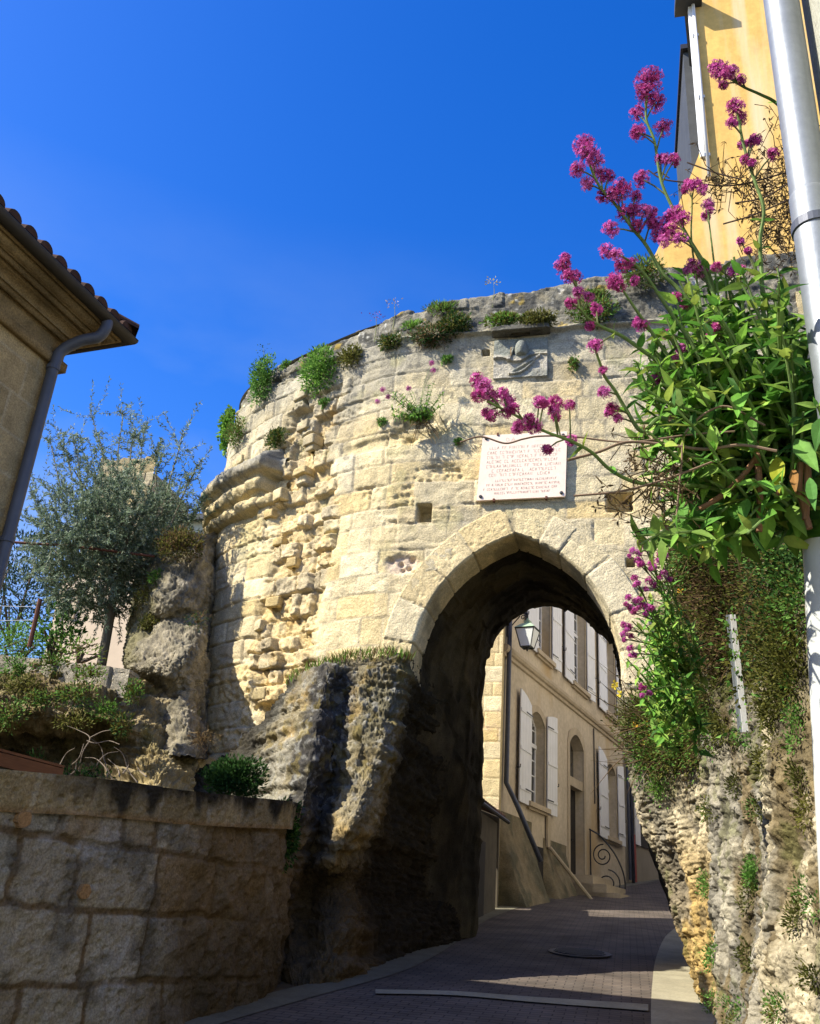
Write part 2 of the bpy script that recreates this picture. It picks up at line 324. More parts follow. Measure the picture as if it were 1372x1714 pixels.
def facade():
    res=.0185; nu=int(ULEN/res); zb=2.6; zmx=11.3; nz=int((zmx-zb)/res)
    u=np.linspace(0,ULEN,nu); z=np.linspace(zb,zmx,nz); U,Z=np.meshgrid(u,z); uf,zf=U.ravel(),Z.ravel()
    X,Y=plan(uf); P3=np.stack([X,Y,zf],1)
    tx=np.gradient(plan(u)[0],u); ty=np.gradient(plan(u)[1],u); nx,ny=-ty,tx   # outward: towards camera
    s=np.sign(-(ny)); s=np.where(np.abs(ny)<1e-9,1,1); NX=np.tile(nx,nz); NY=np.tile(ny,nz)
    if NY[len(u)//6]>0: NX,NY=-NX,-NY
    j,rnd,d=masonry(uf,zf,(zb-.2,12),(.235,.40),(.38,.95),21)
    n1=fbm(P3*1.1,4,1); n2=fbm(P3*4,4,2); n3=fbm(P3*13,3,3); n4=fbm(P3*.7+5,3,41)
    # ruined vertical seam where an adjoining wall was torn away
    ctr=-4.75+.12*np.sin(zf*2.1)-.10*(zf-7)*.3; half=.62+.12*n1+.08*n2
    left=X<-4.0
    rub=np.where(zf<9.35+.3*n1,sst(1.15,.75,np.abs(X-ctr)/half),0)*(Y<14.6)
    cyl=sst(-5.1,-5.35,X)
    j2,rnd2,d2=masonry(uf,zf,(zb-.1,12),(.20,.33),(.22,.5),57,jw=.02,wob=.03)
    wr=worley(P3*np.array([9,9,9.]),7); wr2=worley(P3*22,11)
    rough=sst(.1,.45,n4+.25*n1)        # eroded patches
    jd_=.25+1.5*sst(-.05,.4,n1+.6*n2)
    disp=-.013*(1-j)*jd_+(rnd[:,0]-.5)*.02+.011*n2+.009*n3-.012*sst(.32,.1,wr2)*sst(.2,.6,rnd[:,1]+.4*n2)
    er=np.clip(rough*(rnd[:,2]>.35),0,1); disp-=er*(.028*sst(.55,.15,wr)+.018*np.abs(n3)+.012)
    honey=sst(.42,.12,wr2); lam=fbm(np.stack([uf*1.6,zf*13+.8*n2,uf*0],1),4,83); disp-=er*.03*np.clip(lam+.1,0,1)+.012*sst(.2,.5,lam)*sst(-.2,.3,n4)
    # left cylinder: more uneven blocks
    disp+=cyl*((rnd[:,1]-.5)*.05-.02*(1-j)+.012*n2)
    # rubble band
    rb=-.09+(rnd2[:,0]-.45)*.20*sst(.0,.022,d2)-.05*(1-j2)+.05*n1+.03*n2+.03*n3-.03*sst(.35,.15,wr)-.035*honey*(rnd2[:,1]>.6)
    rb+=np.where(rnd2[:,2]>.88,.07,0)*sst(.01,.03,d2)
    disp=disp*(1-rub)+rb*rub
    # base courses: eroded
    low=sst(5.3,4.4,zf)*sst(-3.4,-3.9,X); disp-=low*(.05*np.abs(n2)+.03*sst(.5,.15,wr))
    # projecting string ledge, parapet set back with rounded broken top
    zl=9.86+.05*n1+.03*n2+ (X+1.4)*-.012
    led=sst(.085,.05,np.abs(zf-zl-.06))*sst(.15,-.1,n1+.1*n2-.12)*(X>-4.6)
    disp+=led*.085
    par=sst(zl,zl+.1,zf); disp-=par*.10
    disp+=par*(.02*n2+.015*n3)
    ztop=np.interp(X,[-7.2,-4,-3,-1.5,-.2,3.2],[10.50,10.50,10.60,10.80,11.0,11.1])-.04+.06*n1+.05*np.where(rnd[:,0]>.5,1,-1)*.5+.03*n2
    topr=np.clip((zf-(ztop-.10))/.10,0,1.3); disp-=.10*topr**2*(zf>ztop-.10)
    # putlog holes
    for (px,py,w_,h_) in ((709,858,.10,.13),(938,882,.035,.09),(1055,942,.05,.05),(1037,840,.16,.13),(812,590,.05,.05),(790,893,.03,.05)):
        q,_,uu=onwall(px,py); ins=sst(1.15,.85,np.maximum(np.abs(uf-uu)/w_,np.abs(zf-q[2])/h_)); disp-=ins*.28
    # broken pale patch left of ring, hollow under the hanging plant
    q,_,uu=onwall(672,944); ins=sst(1.2,.6,np.hypot((uf-uu)/.26,(zf-q[2])/.15)+.4*n2); disp-=ins*(.05+.05*sst(.5,.2,wr)); patch=ins
    q,_,uu=onwall(705,715); ins=sst(1.2,.5,np.hypot((uf-uu)/.42,(zf-q[2])/.30)+.4*n2); disp-=ins*.12
    q,_,uu=onwall(640,740); ins=sst(1.2,.6,np.hypot((uf-uu)/.7,(zf-q[2])/.10)+.5*n2); disp-=ins*.04
    V=np.stack([X+NX*disp,Y+NY*disp,np.minimum(zf,ztop)],1)
    # colours (what the stone itself is)
    c=blockcol(rnd,len(uf)); c=lerp(c,blockcol(rnd2,len(uf))*np.array([1.0,.95,.88]),rub)
    joint=(1-j)*(1-rub); c=lerp(c,MORT*1.08,joint*.65)
    g=sst(8.0,9.9,zf+.9*n1+.35*n2+.25*(rnd[:,1]-.5))*.78
    g=np.maximum(g,par*sst(-.5,.1,n2+.3)*.95)
    c=lerp(c,GREY*(1.0+.25*rnd[:,0:1])*(1-.38*par[:,None]),g)
    g2=sst(.12,.45,fbm(P3*np.array([1.6,1.6,.9])+9,4,77))*.5*(X>-4.4); c=lerp(c,GREY*1.2,g2*(zf>6.0)); sk=sst(.1,.4,fbm(P3*np.array([5,5,.6])+2,4,78))*sst(6.5,9,zf)*.45; c=lerp(c,GREY*.75,sk); c=lerp(c,DGREY,sst(.30,.46,fbm(P3*8,4,79))*.5*sst(6,8.5,zf))
    dk=par*sst(-.05,.2,fbm(P3*5,4,15)); c=lerp(c,DGREY*.7,dk*.85)
    lc=par*sst(.38,.5,fbm(P3*9,3,16)); c=lerp(c,LICH,lc*.9)
    yl=par*sst(.33,.5,fbm(P3*4.2+3,3,18)); c=lerp(c,np.array([.38,.27,.05]),yl*.7)
    c=lerp(c,np.array([.42,.27,.09]),sst(.3,.5,fbm(P3*2.3,3,91))*rub*.6); c=lerp(c,GREY*.8,sst(.0,.35,fbm(P3*3.1,4,92))*rub*.5)
    c=lerp(c,np.array([.66,.52,.40]),patch*.8)
    grn=sst(.25,.5,fbm(P3*2.2+7,4,19))*sst(5.0,7.0,zf)*.35; c=lerp(c,np.array([.36,.34,.15]),grn)
    ad_=archdist(X,zf); msk=(ad_>np.where((X>AX)&(zf<4.62),-.01,.2))|(zf<3.2)
    mk2=msk.reshape(nz,nu); fm=mk2[:-1,:-1]&mk2[1:,:-1]&mk2[:-1,1:]&mk2[1:,1:]
    fm&=~((X<AX)&(X>-3.7)&(zf<4.25)).reshape(nz,nu)[:-1,:-1]
    fm&=~((X>AX)&(X<2.2)&(zf<4.14)).reshape(nz,nu)[:-1,:-1]
    fm&=(zf<ztop+.05).reshape(nz,nu)[:-1,:-1]
    low_hole=(np.abs(X-AX)<np.where((X>AX)&(zf<4.62),HW-.01,HW+.2))&(zf<SPR); lh=low_hole.reshape(nz,nu)[:-1,:-1]; fm&=~lh
    return mk('wall',V,gridfaces(nz,nu,fm),M['stone'],gate,np.clip(c,0,1),smooth=True)
facade()
# ---- voussoir ring with its reveal
def ring():
    pr=archprof(0,4.5,60); 
    d=np.r_[0,np.cumsum(np.hypot(*np.diff(pr,axis=0).T))]; tot=d[-1]; ns=int(tot/.016); s=np.linspace(0,tot,ns)
    ix=np.interp(s,d,pr[:,0]); iz=np.interp(s,d,pr[:,1]); tx=np.gradient(ix); tz=np.gradient(iz); L_=np.hypot(tx,tz); nx,nz=-tz/L_,tx/L_
    prof=[(.43,.09),(.43,-.0)]+[(r,0.) for r in np.linspace(.43,.035,26)[1:]]+[(.02,.004),(.006,.018),(0,.04)]+[(0,y) for y in np.linspace(.06,.62,30)]
    prof=np.array(prof); rr,yy=prof[:,0],prof[:,1]
    S,Rr=np.meshgrid(s,rr,indexing='ij'); _,Yy=np.meshgrid(s,yy,indexing='ij')
    # voussoir joints
    jl=[0,.42,.86,1.26]; g=np.random.default_rng(4)
    sp=d[np.argmax(pr[:,1])]; 
    xs_=[.5,1.0,1.5,2.0,sp-.02]; jl=[0,.12]+xs_; mid=[]
    jr=[sp+.02+k for k in (.30,.62,1.10,1.72,2.2,2.7,3.2)]
    jl=np.array(sorted(jl+jr+[tot+1])); k=np.clip(np.searchsorted(jl,S.ravel())-1,0,len(jl)-2); ds=np.minimum(S.ravel()-jl[k],jl[k+1]-S.ravel())
    rn=g.random((len(jl),3))[k]
    X=np.repeat(ix,len(rr))+np.repeat(nx,len(rr))*Rr.ravel(); Z=np.repeat(iz,len(rr))+np.repeat(nz,len(rr))*Rr.ravel(); Y=11.5-.012+Yy.ravel()
    P=np.stack([X,Y,Z],1); n2=fbm(P*4,4,31); n3=fbm(P*14,3,32); wr=worley(P*10,33)
    j=sst(.004,.02,ds+.006*n3)
    front=(Yy.ravel()<.03)
    disp=-.018*(1-j)+(rn[:,0]-.5)*.014+.006*n2+.006*n3-.012*sst(.4,.1,wr)*(rn[:,1]>.5)
    edge=sst(.05,.0,np.abs(Rr.ravel()))*front; disp-=edge*.02*(n2+.6)
    Yn=np.where(Rr.ravel()>.03,-1,0); V=P.copy(); V[:,1]+=Yn*disp
    ins=(Rr.ravel()<=.03); V[:,0]+=np.where(ins,-np.repeat(nx,len(rr))*disp,0); V[:,2]+=np.where(ins,-np.repeat(nz,len(rr))*disp,0)
    c=lerp(CREAM*1.02,PALE*1.04,rn[:,0]); c=lerp(c,YEL,np.clip((rn[:,1]-.6)*1.2,0,.5)); c=c*(.94+.14*rn[:,2:3]); c=lerp(c,MORT*.7,(1-j)*.7)
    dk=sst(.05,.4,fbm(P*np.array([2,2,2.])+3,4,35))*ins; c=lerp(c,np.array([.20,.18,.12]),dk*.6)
    tri=gridfaces(ns,len(rr))
    # skip reveal of the lower jambs that the rock carries
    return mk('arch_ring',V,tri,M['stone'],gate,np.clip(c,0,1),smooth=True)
ring()
# ---- passage vault
def vault():
    A=archprof(.03,1.2,24); n=len(A)
    B=np.array([(-2.28,1.5),(-2.27,2.6),(-2.27,3.56),(-2.28,4.4),(-2.28,5.49),(-2.2,5.95),(-2.05,6.3),(-1.75,6.6),(-1.32,6.78),(-.85,6.66),(-.4,6.35),(-.08,5.95),(0.02,5.2),(.05,4.5),(.2,3.4),(.7,1.8)])
    B=crspline(B,n); Y=np.linspace(12.05,15.2,80); t=sst(0,1,(Y-12.05)/3.15)[:,None,None]
    A[:,0]+=np.where(A[:,1]<4.4,np.where(A[:,0]>AX,(4.4-A[:,1])*.38,-np.minimum(.7,(4.4-A[:,1])*.6)),0); A3=crspline(A,260); B3=crspline(B,260); P=A3[None]*(1-t)+B3[None]*t; P=np.concatenate([P[...,:1],np.broadcast_to(Y[:,None,None],P.shape[:2]+(1,)),P[...,1:]],-1)
    N=gridnormals(P); f=P.reshape(-1,3); u=np.tile(np.linspace(0,9,260),80); j,rnd,d=masonry(u,f[:,1],(11.8,16),(.3,.45),(.35,.8),99)
    dd=.05*fbm(f*2.2,4,51)+.02*fbm(f*9,3,52)-.03*(1-j)+(rnd[:,0]-.5)*.05
    V=f+N.reshape(-1,3)*dd[:,None]; c=blockcol(rnd,len(f))*.13; c=lerp(c,np.array([.02,.018,.014]),sst(-.3,.3,fbm(f*1.3,4,53))*.8)  # stone taken far below its own tone to paint in passage shade
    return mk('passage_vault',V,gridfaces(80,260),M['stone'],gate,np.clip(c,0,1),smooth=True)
vault()
# ---- back wall and top of the gateway body
def body():
    mb=MB()
    prof=crspline(np.array([(-2.45,1.0),(-2.45,3.56),(-2.45,5.5),(-2.1,6.4),(-1.32,6.9),(-.4,6.5),(.12,5.5),(.3,4),(.75,2.4),(1.0,1)]),60)
    top=[(x,10.3) for x in np.linspace(-6.9,2.6,60)]
    V=[(x,15.22,z) for x,z in prof]+[(x,15.22,z) for x,z in top]; mb.add(V,[(i,i+1,61+i,60+i) for i in range(59)],CREAM*.8)
    mb.add([(-6.9,15.22,1),(-2.45,15.22,1),(-6.9,15.22,10.3)],[(0,1,2)],CREAM*.8)
    t=[(x,y+.12,10.42) for x,y in pl[::12] if y<15.2]; V=t+[(x,15.22,10.42) for x,y,z in t]; n=len(t)
    mb.add(V,[(i,i+1,n+i+1,n+i) for i in range(n-1)],GREY)
    mb.box((2.6,11.6,1),(.3,0,0),(0,3.6,0),(0,0,9.3),CREAM*.8)
    mb.build('back_wall',M['stone'],gate)
body()
# ---- roll-moulded cornice on the left drum
def cornice():
    V=[];Fs=[];cs=[]
    u0=u_of_x(-5.2); u1=ULEN-.3; n=int((u1-u0)/.02); uu=np.linspace(u0,u1,n)
    x,y=plan(uu); tx=np.gradient(x,uu); ty=np.gradient(y,uu); nx,ny=-ty,tx
    if ny[0]>0: nx,ny=-nx,-ny
    prof=[]
    for cz,r,o in ((7.66,.105,.05),(7.93,.12,.14),(8.25,.14,.23)):
        prof+=[(o+r*math.cos(t),cz+r*math.sin(t)) for t in np.linspace(-1.45,1.35,14)]
    prof=[(-.1,7.5)]+prof+[(.24,8.44),(.1,8.52),(-.06,8.62),(-.15,8.7)]; prof=np.array(prof); m=len(prof)
    O=np.tile(prof[:,0],n); Zz=np.tile(prof[:,1],n); U=np.repeat(uu,m)
    P=np.stack([np.repeat(x,m)+np.repeat(nx,m)*O,np.repeat(y,m)+np.repeat(ny,m)*O,Zz],1)
    n1=fbm(P*2,4,61); n2=fbm(P*7,4,62); wr=worley(P*8,63)
    # each course ends (broken) a little further along
    lvl=np.where(Zz<7.74,0,np.where(Zz<8.06,1,2)); end=u0+np.array([.08,.33,.16])[lvl]+.06*n2
    k=sst(-.05,.07,U-end)
    jl=np.sort(np.concatenate([u0+np.cumsum(np.random.default_rng(3).uniform(.45,.8,12))])); jd=np.min(np.abs(U[:,None]-jl[None]-.2*lvl[:,None]),1); j=sst(.004,.02,jd)
    n3=fbm(P*18,4,64); sgk=np.searchsorted(jl,U-.2*lvl); sgo=np.random.default_rng(8).uniform(-.05,.03,(3,len(jl)+2))[lvl,sgk]; dd=sgo+.03*n1+.045*n2+.022*n3-.035*(1-j)-.03*sst(.35,.1,wr)-(1-k)*.34
    P2=P.copy(); P2[:,0]+=np.repeat(nx,m)*dd; P2[:,1]+=np.repeat(ny,m)*dd
    c=lerp(GREY*1.25,CREAM*.98,sst(8.35,7.85,Zz+.3*n1)); c=c*.85; c=lerp(c,DGREY*1.2,sst(-.05,.3,n2+.3*n3)*sst(7.8,8.4,Zz)*.75); c=lerp(c,MORT*.5,(1-j)*.7)
    mk('cornice',P2,gridfaces(n,m),M['stone'],gate,np.clip(c,0,1),smooth=True)
    # sheared-off ends of the mouldings and stray toothing stones on the torn seam
cornice()
def rockblob(c,r,seed,col,res=40,amp=.25,sq=1.0,stone=True):
    th=np.linspace(0,2*math.pi,res*2); ph=np.linspace(-math.pi/2+.01,math.pi/2-.01,res); T,Ph=np.meshgrid(th,ph)
    D=np.stack([np.cos(Ph)*np.cos(T),np.cos(Ph)*np.sin(T),np.sin(Ph)],-1); 
    q=sq; E=np.sign(D)*np.abs(D)**q; P=E*np.array(r); f=P.reshape(-1,3)+np.array(c)
    nn=fbm(f*(1.2/max(r)),4,seed)+.45*fbm(f*(4/max(r)),4,seed+4); P2=f+D.reshape(-1,3)*(nn*amp*np.mean(r))[:,None]
    cc=np.array(col)[None]*(.85+.3*vn(f*6,seed+2)[:,None])
    return P2,gridfaces(res,res*2),cc
# toothing stones: squared blocks standing out of the seam
def toothing():
    Vs=[];Fs=[];Cs=[];k=0
    g=np.random.default_rng(12)
    spec=[(505,660,.34,.20,.26,.22),(508,712,.30,.17,.22,.20),(520,738,.26,.18,.24,.24),(450,735,.22,.2,.22,.2),(425,800,.2,.16,.2,.22),(470,745,.24,.12,.2,.15),(470,830,.26,.20,.2,.28),(505,790,.30,.13,.22,.25),(450,860,.22,.14,.2,.2),(405,770,.2,.14,.24,.22),(462,905,.2,.14,.2,.16),(455,1008,.26,.16,.26,.20),(430,1045,.2,.16,.2,.15),(485,940,.2,.15,.22,.15),(520,745,.2,.2,.2,.2),(440,1110,.24,.15,.2,.15),(430,1160,.24,.18,.2,.15)]
    for i,(px,py,w_,h_,dp,out) in enumerate(spec):
        q,nr,uu=onwall(px,py,out*.8-.17-dp*.3); x,y=plan(np.array([uu-.01,uu+.01])); t=np.array([x[1]-x[0],y[1]-y[0],0]); t/=np.linalg.norm(t)
        an=g.uniform(-.25,.25); t2=t*math.cos(an)+nr*math.sin(an); n2=np.cross(t2,[0,0,1.]); 
        P,fa,cc=rockblob((0,0,0),(1,1,1),200+i,lerp(CREAM,YEL if i%3 else PALE,np.array([g.random()*.7]))[0],res=16,amp=.05,sq=.22)
        W=P[:,0:1]*w_*.5*t2+P[:,1:2]*dp*.5*n2+P[:,2:3]*h_*.5*np.array([0,0,1.])+q
        W=W+.012*np.stack([fbm(W*9,3,s) for s in (5,6,7)],1)
        if py<760: cc=lerp(cc,GREY,np.full(len(cc),.45))
        mk('toothing_stone',W,fa,M['stone'],gate,np.clip(cc,0,1))
toothing()
# ---- carved relief panel
def relief():
    q0=atY(826,566,11.46); q1=atY(917,630,11.46); x0,x1=q0[0],q1[0]; z1,z0=atY(870,566,11.46)[2],atY(870,632,11.46)[2]
    nx_,nz_=150,120; X,Z=np.meshgrid(np.linspace(x0,x1,nx_),np.linspace(z0,z1,nz_)); a=(X-x0)/(x1-x0); b=(Z-z0)/(z1-z0)
    h=np.zeros_like(X)
    def bump(cx,cz,rx,rz_,hh,p=2): 
        r=np.hypot((a-cx)/rx,(b-cz)/rz_); return hh*np.sqrt(np.clip(1-r**p,0,1))
    helm=bump(.52,.66,.125,.24,.15)*(b>.52); h=np.maximum(h,helm)
    # upper field stands proud over a wavy lower edge
    edge=.44+.06*np.sin(a*9+.6)+.10*np.clip((a-.5)*2,0,1); h=np.maximum(h,np.where((b>edge)&(b<.62),.05*sst(.62,.5,b),0))
    arm=np.where((np.abs(a-.31-(b-.5)*.25)<.035)&(b>.42)&(b<.72),.07,0); h=np.maximum(h,arm)
    cr=np.abs(b-(.10+.35*(a-.38)**2*6)); h=np.maximum(h,np.where((a>.33)&(a<.76),.035*sst(.035,.015,cr),0))
    dg=np.abs((b-.25)-(a-.62)*.95); h=np.maximum(h,np.where((a>.3)&(a<.86)&(b>.06),.03*sst(.05,.02,np.abs((b-.13)-(a-.33)*.75)),0))
    f=np.stack([X.ravel(),X.ravel()*0+3,Z.ravel()],1); h=h.ravel()+.01*fbm(f*8,4,71)+.006*fbm(f*25,3,72)
    bd=np.minimum(np.minimum(a,1-a),np.minimum(b,1-b)).ravel(); base=np.where(bd<.012,-.06,0.02)
    V=np.stack([X.ravel(),11.48-base-h,Z.ravel()],1)
    c=lerp(np.array([.24,.25,.21]),np.array([.46,.42,.33]),sst(.0,.5,fbm(f*3,3,73)+.45-b.ravel()*.8)); c=lerp(c,np.array([.33,.2,.06]),sst(.02,.0,np.abs(a.ravel()-.335))*(b.ravel()>.5)*(b.ravel()<.72)*.8)
    mk('relief_panel',V,gridfaces(nz_,nx_),M['stone'],gate,np.clip(c,0,1),smooth=True)
    # dark slab standing in for the recess shadow above the carving
    zz=z1+.07; nu_=90; P,fa,cc=rockblob((0,0,0),(1,1,1),77,GREY*.55,res=36,amp=.05,sq=.25); P=P*np.array([(x1-x0)*.53,.12,.045])+np.array([(x0+x1)/2,11.42,zz+.03]); P=P+.012*np.stack([fbm(P*7,3,k) for k in (1,2,3)],1); mk('shadow_slab',P,fa,M['stone'],gate,cc)
relief()
# ---- plaque
plq=thing('wall_plaque','pale marble plaque with worn inscription bolted above the arch','plaque',atY(870,780,11.44))
TL,TR,BR,BL=[atY(*p,11.43) for p in ((808,729),(949,722),(946,831),(797,838))]
def slab(mb,TL,TR,BR,BL,th,inset=0.02):
    c=[BL,BR,TR,TL]; k=[]
    for i in range(4):
        a=c[i]; p=c[(i-1)%4]-a; q=c[(i+1)%4]-a; k+= [a+p/np.linalg.norm(p)*inset, a+(p/np.linalg.norm(p)+q/np.linalg.norm(q))*inset*.25, a+q/np.linalg.norm(q)*inset]
    n=len(k); mb.add([v-np.array([0,.004,0]) for v in k]+[v+np.array([0,th,0]) for v in k],[tuple(range(n)),tuple(range(2*n-1,n-1,-1))]+[((i+1)%n,i,n+i,n+(i+1)%n) for i in range(n)])
mb=MB(); slab(mb,TL,TR,BR,BL,.045); mb.build('slab',M['marble'],plq)
def pq(a,b,o=0): return (TL*(1-a)+TR*a)*(1-b)+(BL*(1-a)+BR*a)*b-np.array([0,.004+o,0])
mb=MB(); g=random.Random(5)
def stroke(a0,b0,a1,b1,w_=.0022):
    p,q=pq(a0,b0,.0012),pq(a1,b1,.0012); d=q-p; d/=np.linalg.norm(d)+1e-9; s_=np.array([-d[2],0,d[0]])*w_*1.6
    mb.add([p-s_,q-s_,q+s_,p+s_],[(0,1,2,3)])
def letters(b,a0,a1,h,wd):
    a=a0
    while a<a1:
        if g.random()<.14: a+=wd*.9; continue
        k=g.randrange(6); w2=wd*.62
        if k in(0,1,2,5): stroke(a,b,a,b+h)
        if k in(0,3): stroke(a+w2,b,a+w2,b+h)
        if k in(1,2,3): stroke(a,b,a+w2,b)
        if k in(1,4): stroke(a,b+h*.5,a+w2*.8,b+h*.5)
        if k in(2,5): stroke(a,b+h,a+w2,b+h)
        if k==4: stroke(a,b+h,a+w2*.5,b); stroke(a+w2*.5,b,a+w2,b+h)
        a+=wd
# the one readable pair, G A, then worn-away rows
stroke(.325,.075,.295,.06);stroke(.295,.06,.285,.09);stroke(.285,.09,.30,.115);stroke(.30,.115,.325,.105);stroke(.325,.105,.325,.09);stroke(.325,.09,.31,.09)
stroke(.35,.115,.372,.06);stroke(.372,.06,.395,.115);stroke(.36,.095,.385,.095)
for b,a0,a1 in ((.19,.1,.9),(.265,.08,.93),(.335,.08,.93),(.405,.08,.9),(.475,.08,.93),(.545,.15,.9),(.61,.12,.85)): letters(b,a0,a1,.04,.03)
for b,a0,a1 in ((.70,.18,.9),(.765,.1,.93),(.83,.07,.92),(.89,.2,.82)): letters(b,a0,a1,.03,.022)
mb.build('inscription',M['inscr'],plq)
for a,b in ((.045,.055),(.045,.945),(.955,.945),(.955,.06)):
    mb=MB(); c=pq(a,b); mb.tube([c+np.array([0,.01,0]),c-np.array([0,.012,0]),c-np.array([0,.02,0])],[.024,.024,.012],12); mb.build('bolt',M['slate'],plq)
for a,b in ((.18,-.005),(.2,1.005),(.79,1.005)):
    mb=MB(); c=pq(a,b); mb.box(c+np.array([-.014,-.012,-.02]),(.028,0,0),(0,.06,0),(0,0,.04)); mb.build('clip',M['rust'],plq)
# ================================================================ ROCK SHEETS
def sheet(name,G,nr,nc,m,parent,colf,amp=(.12,.05,.02),strata=0,seed=0,flute=0,smooth=True,amask=None):
    G=np.asarray(G,float); P=crspline(G,nr); P=np.swapaxes(crspline(np.swapaxes(P,0,1),nc),0,1)
    N=gridnormals(P); f=P.reshape(-1,3); n1=fbm(f*1.0,4,seed); n2=fbm(f*3.3,4,seed+1); n3=fbm(f*11,4,seed+2); wr=worley(f*7,seed+3)
    rg=.35-np.abs(fbm(f*1.7+3,4,seed+5))*2.2; rg2=.35-np.abs(fbm(f*5.5+1,4,seed+6))*2.2; n4=fbm(f*30,3,seed+7)
    d=amp[0]*n1+amp[1]*(.6*n2+.8*rg)+amp[2]*(.7*n3+.55*rg2+.7*n4)-amp[1]*.2*sst(.25,.1,wr)+amp[2]*.3*fbm(f*75,2,seed+15)
    ck=fbm(f*np.array([1.5,1.5,2.4])+11,4,seed+16); ck2=fbm(f*np.array([4,4,6.])+5,3,seed+17); crack=np.maximum(sst(.030,.0,np.abs(ck)),.6*sst(.03,.0,np.abs(ck2))*sst(0,.2,n1)); d-=.045*crack
    if strata:
        zz=f[:,2]+.10*fbm(f*np.array([.8,.8,.4]),3,seed+8); d+=strata*fbm(np.stack([zz*0+f[:,0]*.25,f[:,1]*.25,zz*5.5],1),4,seed+9,.65)
    # orient towards the camera
    s=np.sign(np.einsum('ij,ij->i',N.reshape(-1,3),CAM-f)); s=np.sign(np.median(s))
    if flute: d+=flute*fbm(np.stack([f[:,1]*3.2+.4*f[:,2],f[:,0]*1.5,f[:,2]*.55],1),4,seed+12,.6)
    if amask is not None: d=d*amask(f)
    V=f+N.reshape(-1,3)*(d*s)[:,None]; col=colf(f,n1,n2,n3,d)
    o=mk(name,V,gridfaces(nr,nc),m,parent,np.clip(col,0,1),smooth=False); return o,V.reshape(nr,nc,3)
def A(px,py,Y): return atY(px,py,Y)
def W(x,y,z): return np.array([x,y,z],float)
# footing of the gateway (living rock) wrapping into the passage
def foot():
    rows=[]
    rows.append([A(330,1300,12.5),A(418,1235,12.1),A(488,1142,11.75),A(545,1110,11.4),A(585,1104,11.38),A(640,1096,11.33),A(688,1090,11.42),W(-2.72,12.4,4.9),W(-2.5,13.8,4.9),W(-2.3,15.2,4.9)])
    rows.append([A(325,1308,12.0),A(418,1250,11.8),A(482,1165,11.3),A(545,1128,10.95),A(575,1125,11.2),A(628,1116,11.12),A(684,1112,11.3),W(-2.72,12.4,4.45),W(-2.5,13.8,4.4),W(-2.3,15.2,4.3)])
    rows.append([A(325,1320,11.8),A(420,1275,11.6),A(482,1205,11.0),A(533,1190,10.6),A(562,1200,11.0),A(615,1200,10.9),A(669,1200,11.1),W(-2.85,12.4,3.9),W(-2.55,13.8,3.8),W(-2.3,15.2,3.6)])
    rows.append([A(330,1350,11.6),A(425,1335,11.3),A(474,1325,10.7),A(512,1320,10.2),A(545,1322,10.85),A(590,1320,10.6),A(636,1300,10.8),W(-3.0,12.3,3.0),W(-2.7,13.8,3.0),W(-2.3,15.2,3.0)])
    rows.append([A(330,1430,11.4),A(425,1430,11.1),A(462,1430,10.4),A(492,1430,9.95),A(520,1440,10.7),A(556,1430,10.25),A(590,1410,10.5),W(-3.1,12,2.5),W(-2.75,13.8,2.4),W(-2.3,15.2,2.4)])
    rows.append([A(330,1500,11.4),A(425,1500,11.1),A(452,1490,10.3),A(478,1500,9.95),A(512,1480,10.8),A(548,1470,10.75),A(580,1470,10.9),W(-3.15,12,2.1),W(-2.75,13.8,2.0),W(-2.3,15.2,2.1)])
    rows.append([A(330,1570,11.4),A(425,1570,11.1),A(452,1560,10.6),A(480,1560,10.3),A(512,1550,10.6),A(545,1545,10.3),A(585,1540,10.6),W(-3.0,12,1.7),W(-2.6,13.8,1.8),W(-2.3,15.2,1.9)])
    rows.append([A(330,1700,11.2),A(425,1700,10.6),A(452,1690,10.2),A(480,1680,9.8),A(510,1666,9.7),A(545,1658,9.95),A(585,1650,10.3),W(-2.72,12,1.1),W(-2.52,13.8,1.3),W(-2.3,15.2,1.4)])
    rows.append([p-np.array([0,0,.5]) for p in rows[-1]])
    def col(f,n1,n2,n3,d):
        x,y,z=f.T; c=lerp(np.array([.31,.265,.165]),np.array([.36,.26,.11]),sst(-.1,.4,n2)); 
        c=lerp(c,np.array([.33,.32,.27]),sst(-3.3,-4.0,x)*.75*sst(-.4,.3,n1+.2))
        rib=sst(.36,.16,np.abs(x+3.62+(4.4-z)*-.07))*sst(4.75,4.4,z)*sst(2.3,2.7,z); c=lerp(c,np.array([.075,.07,.062]),np.clip(rib*1.25,0,1)*sst(-.5,-.05,n2+.1))
        c=lerp(c,np.array([.13,.12,.075]),sst(-3.35,-3.05,x)*sst(2.8,3.9,z+.6*n2)*.8)
        sp=sst(.2,.4,fbm(f*14,3,401)); c=lerp(c,LICH*.8,sp*.5*sst(2.4,3,z))
        ym=sst(.15,.4,fbm(f*7,3,402))*sst(2.5,3.5,z); c=lerp(c,np.array([.26,.20,.05]),ym*.5)
        c=lerp(c,np.array([.11,.08,.045]),sst(2.7,2.0,z+.3*n2)*.9)
        c=lerp(c,np.array([.028,.024,.017]),sst(11.0,11.9,y)*.9)  # colour drops off into the passage, painting its shade on the rock
        return c*(.62+.30*sst(-.4,.5,n3))[:,None]
    return sheet('rock_footing',rows,330,520,M['rock'],gate,col,(.09,.06,.045),.10,300)
foot()
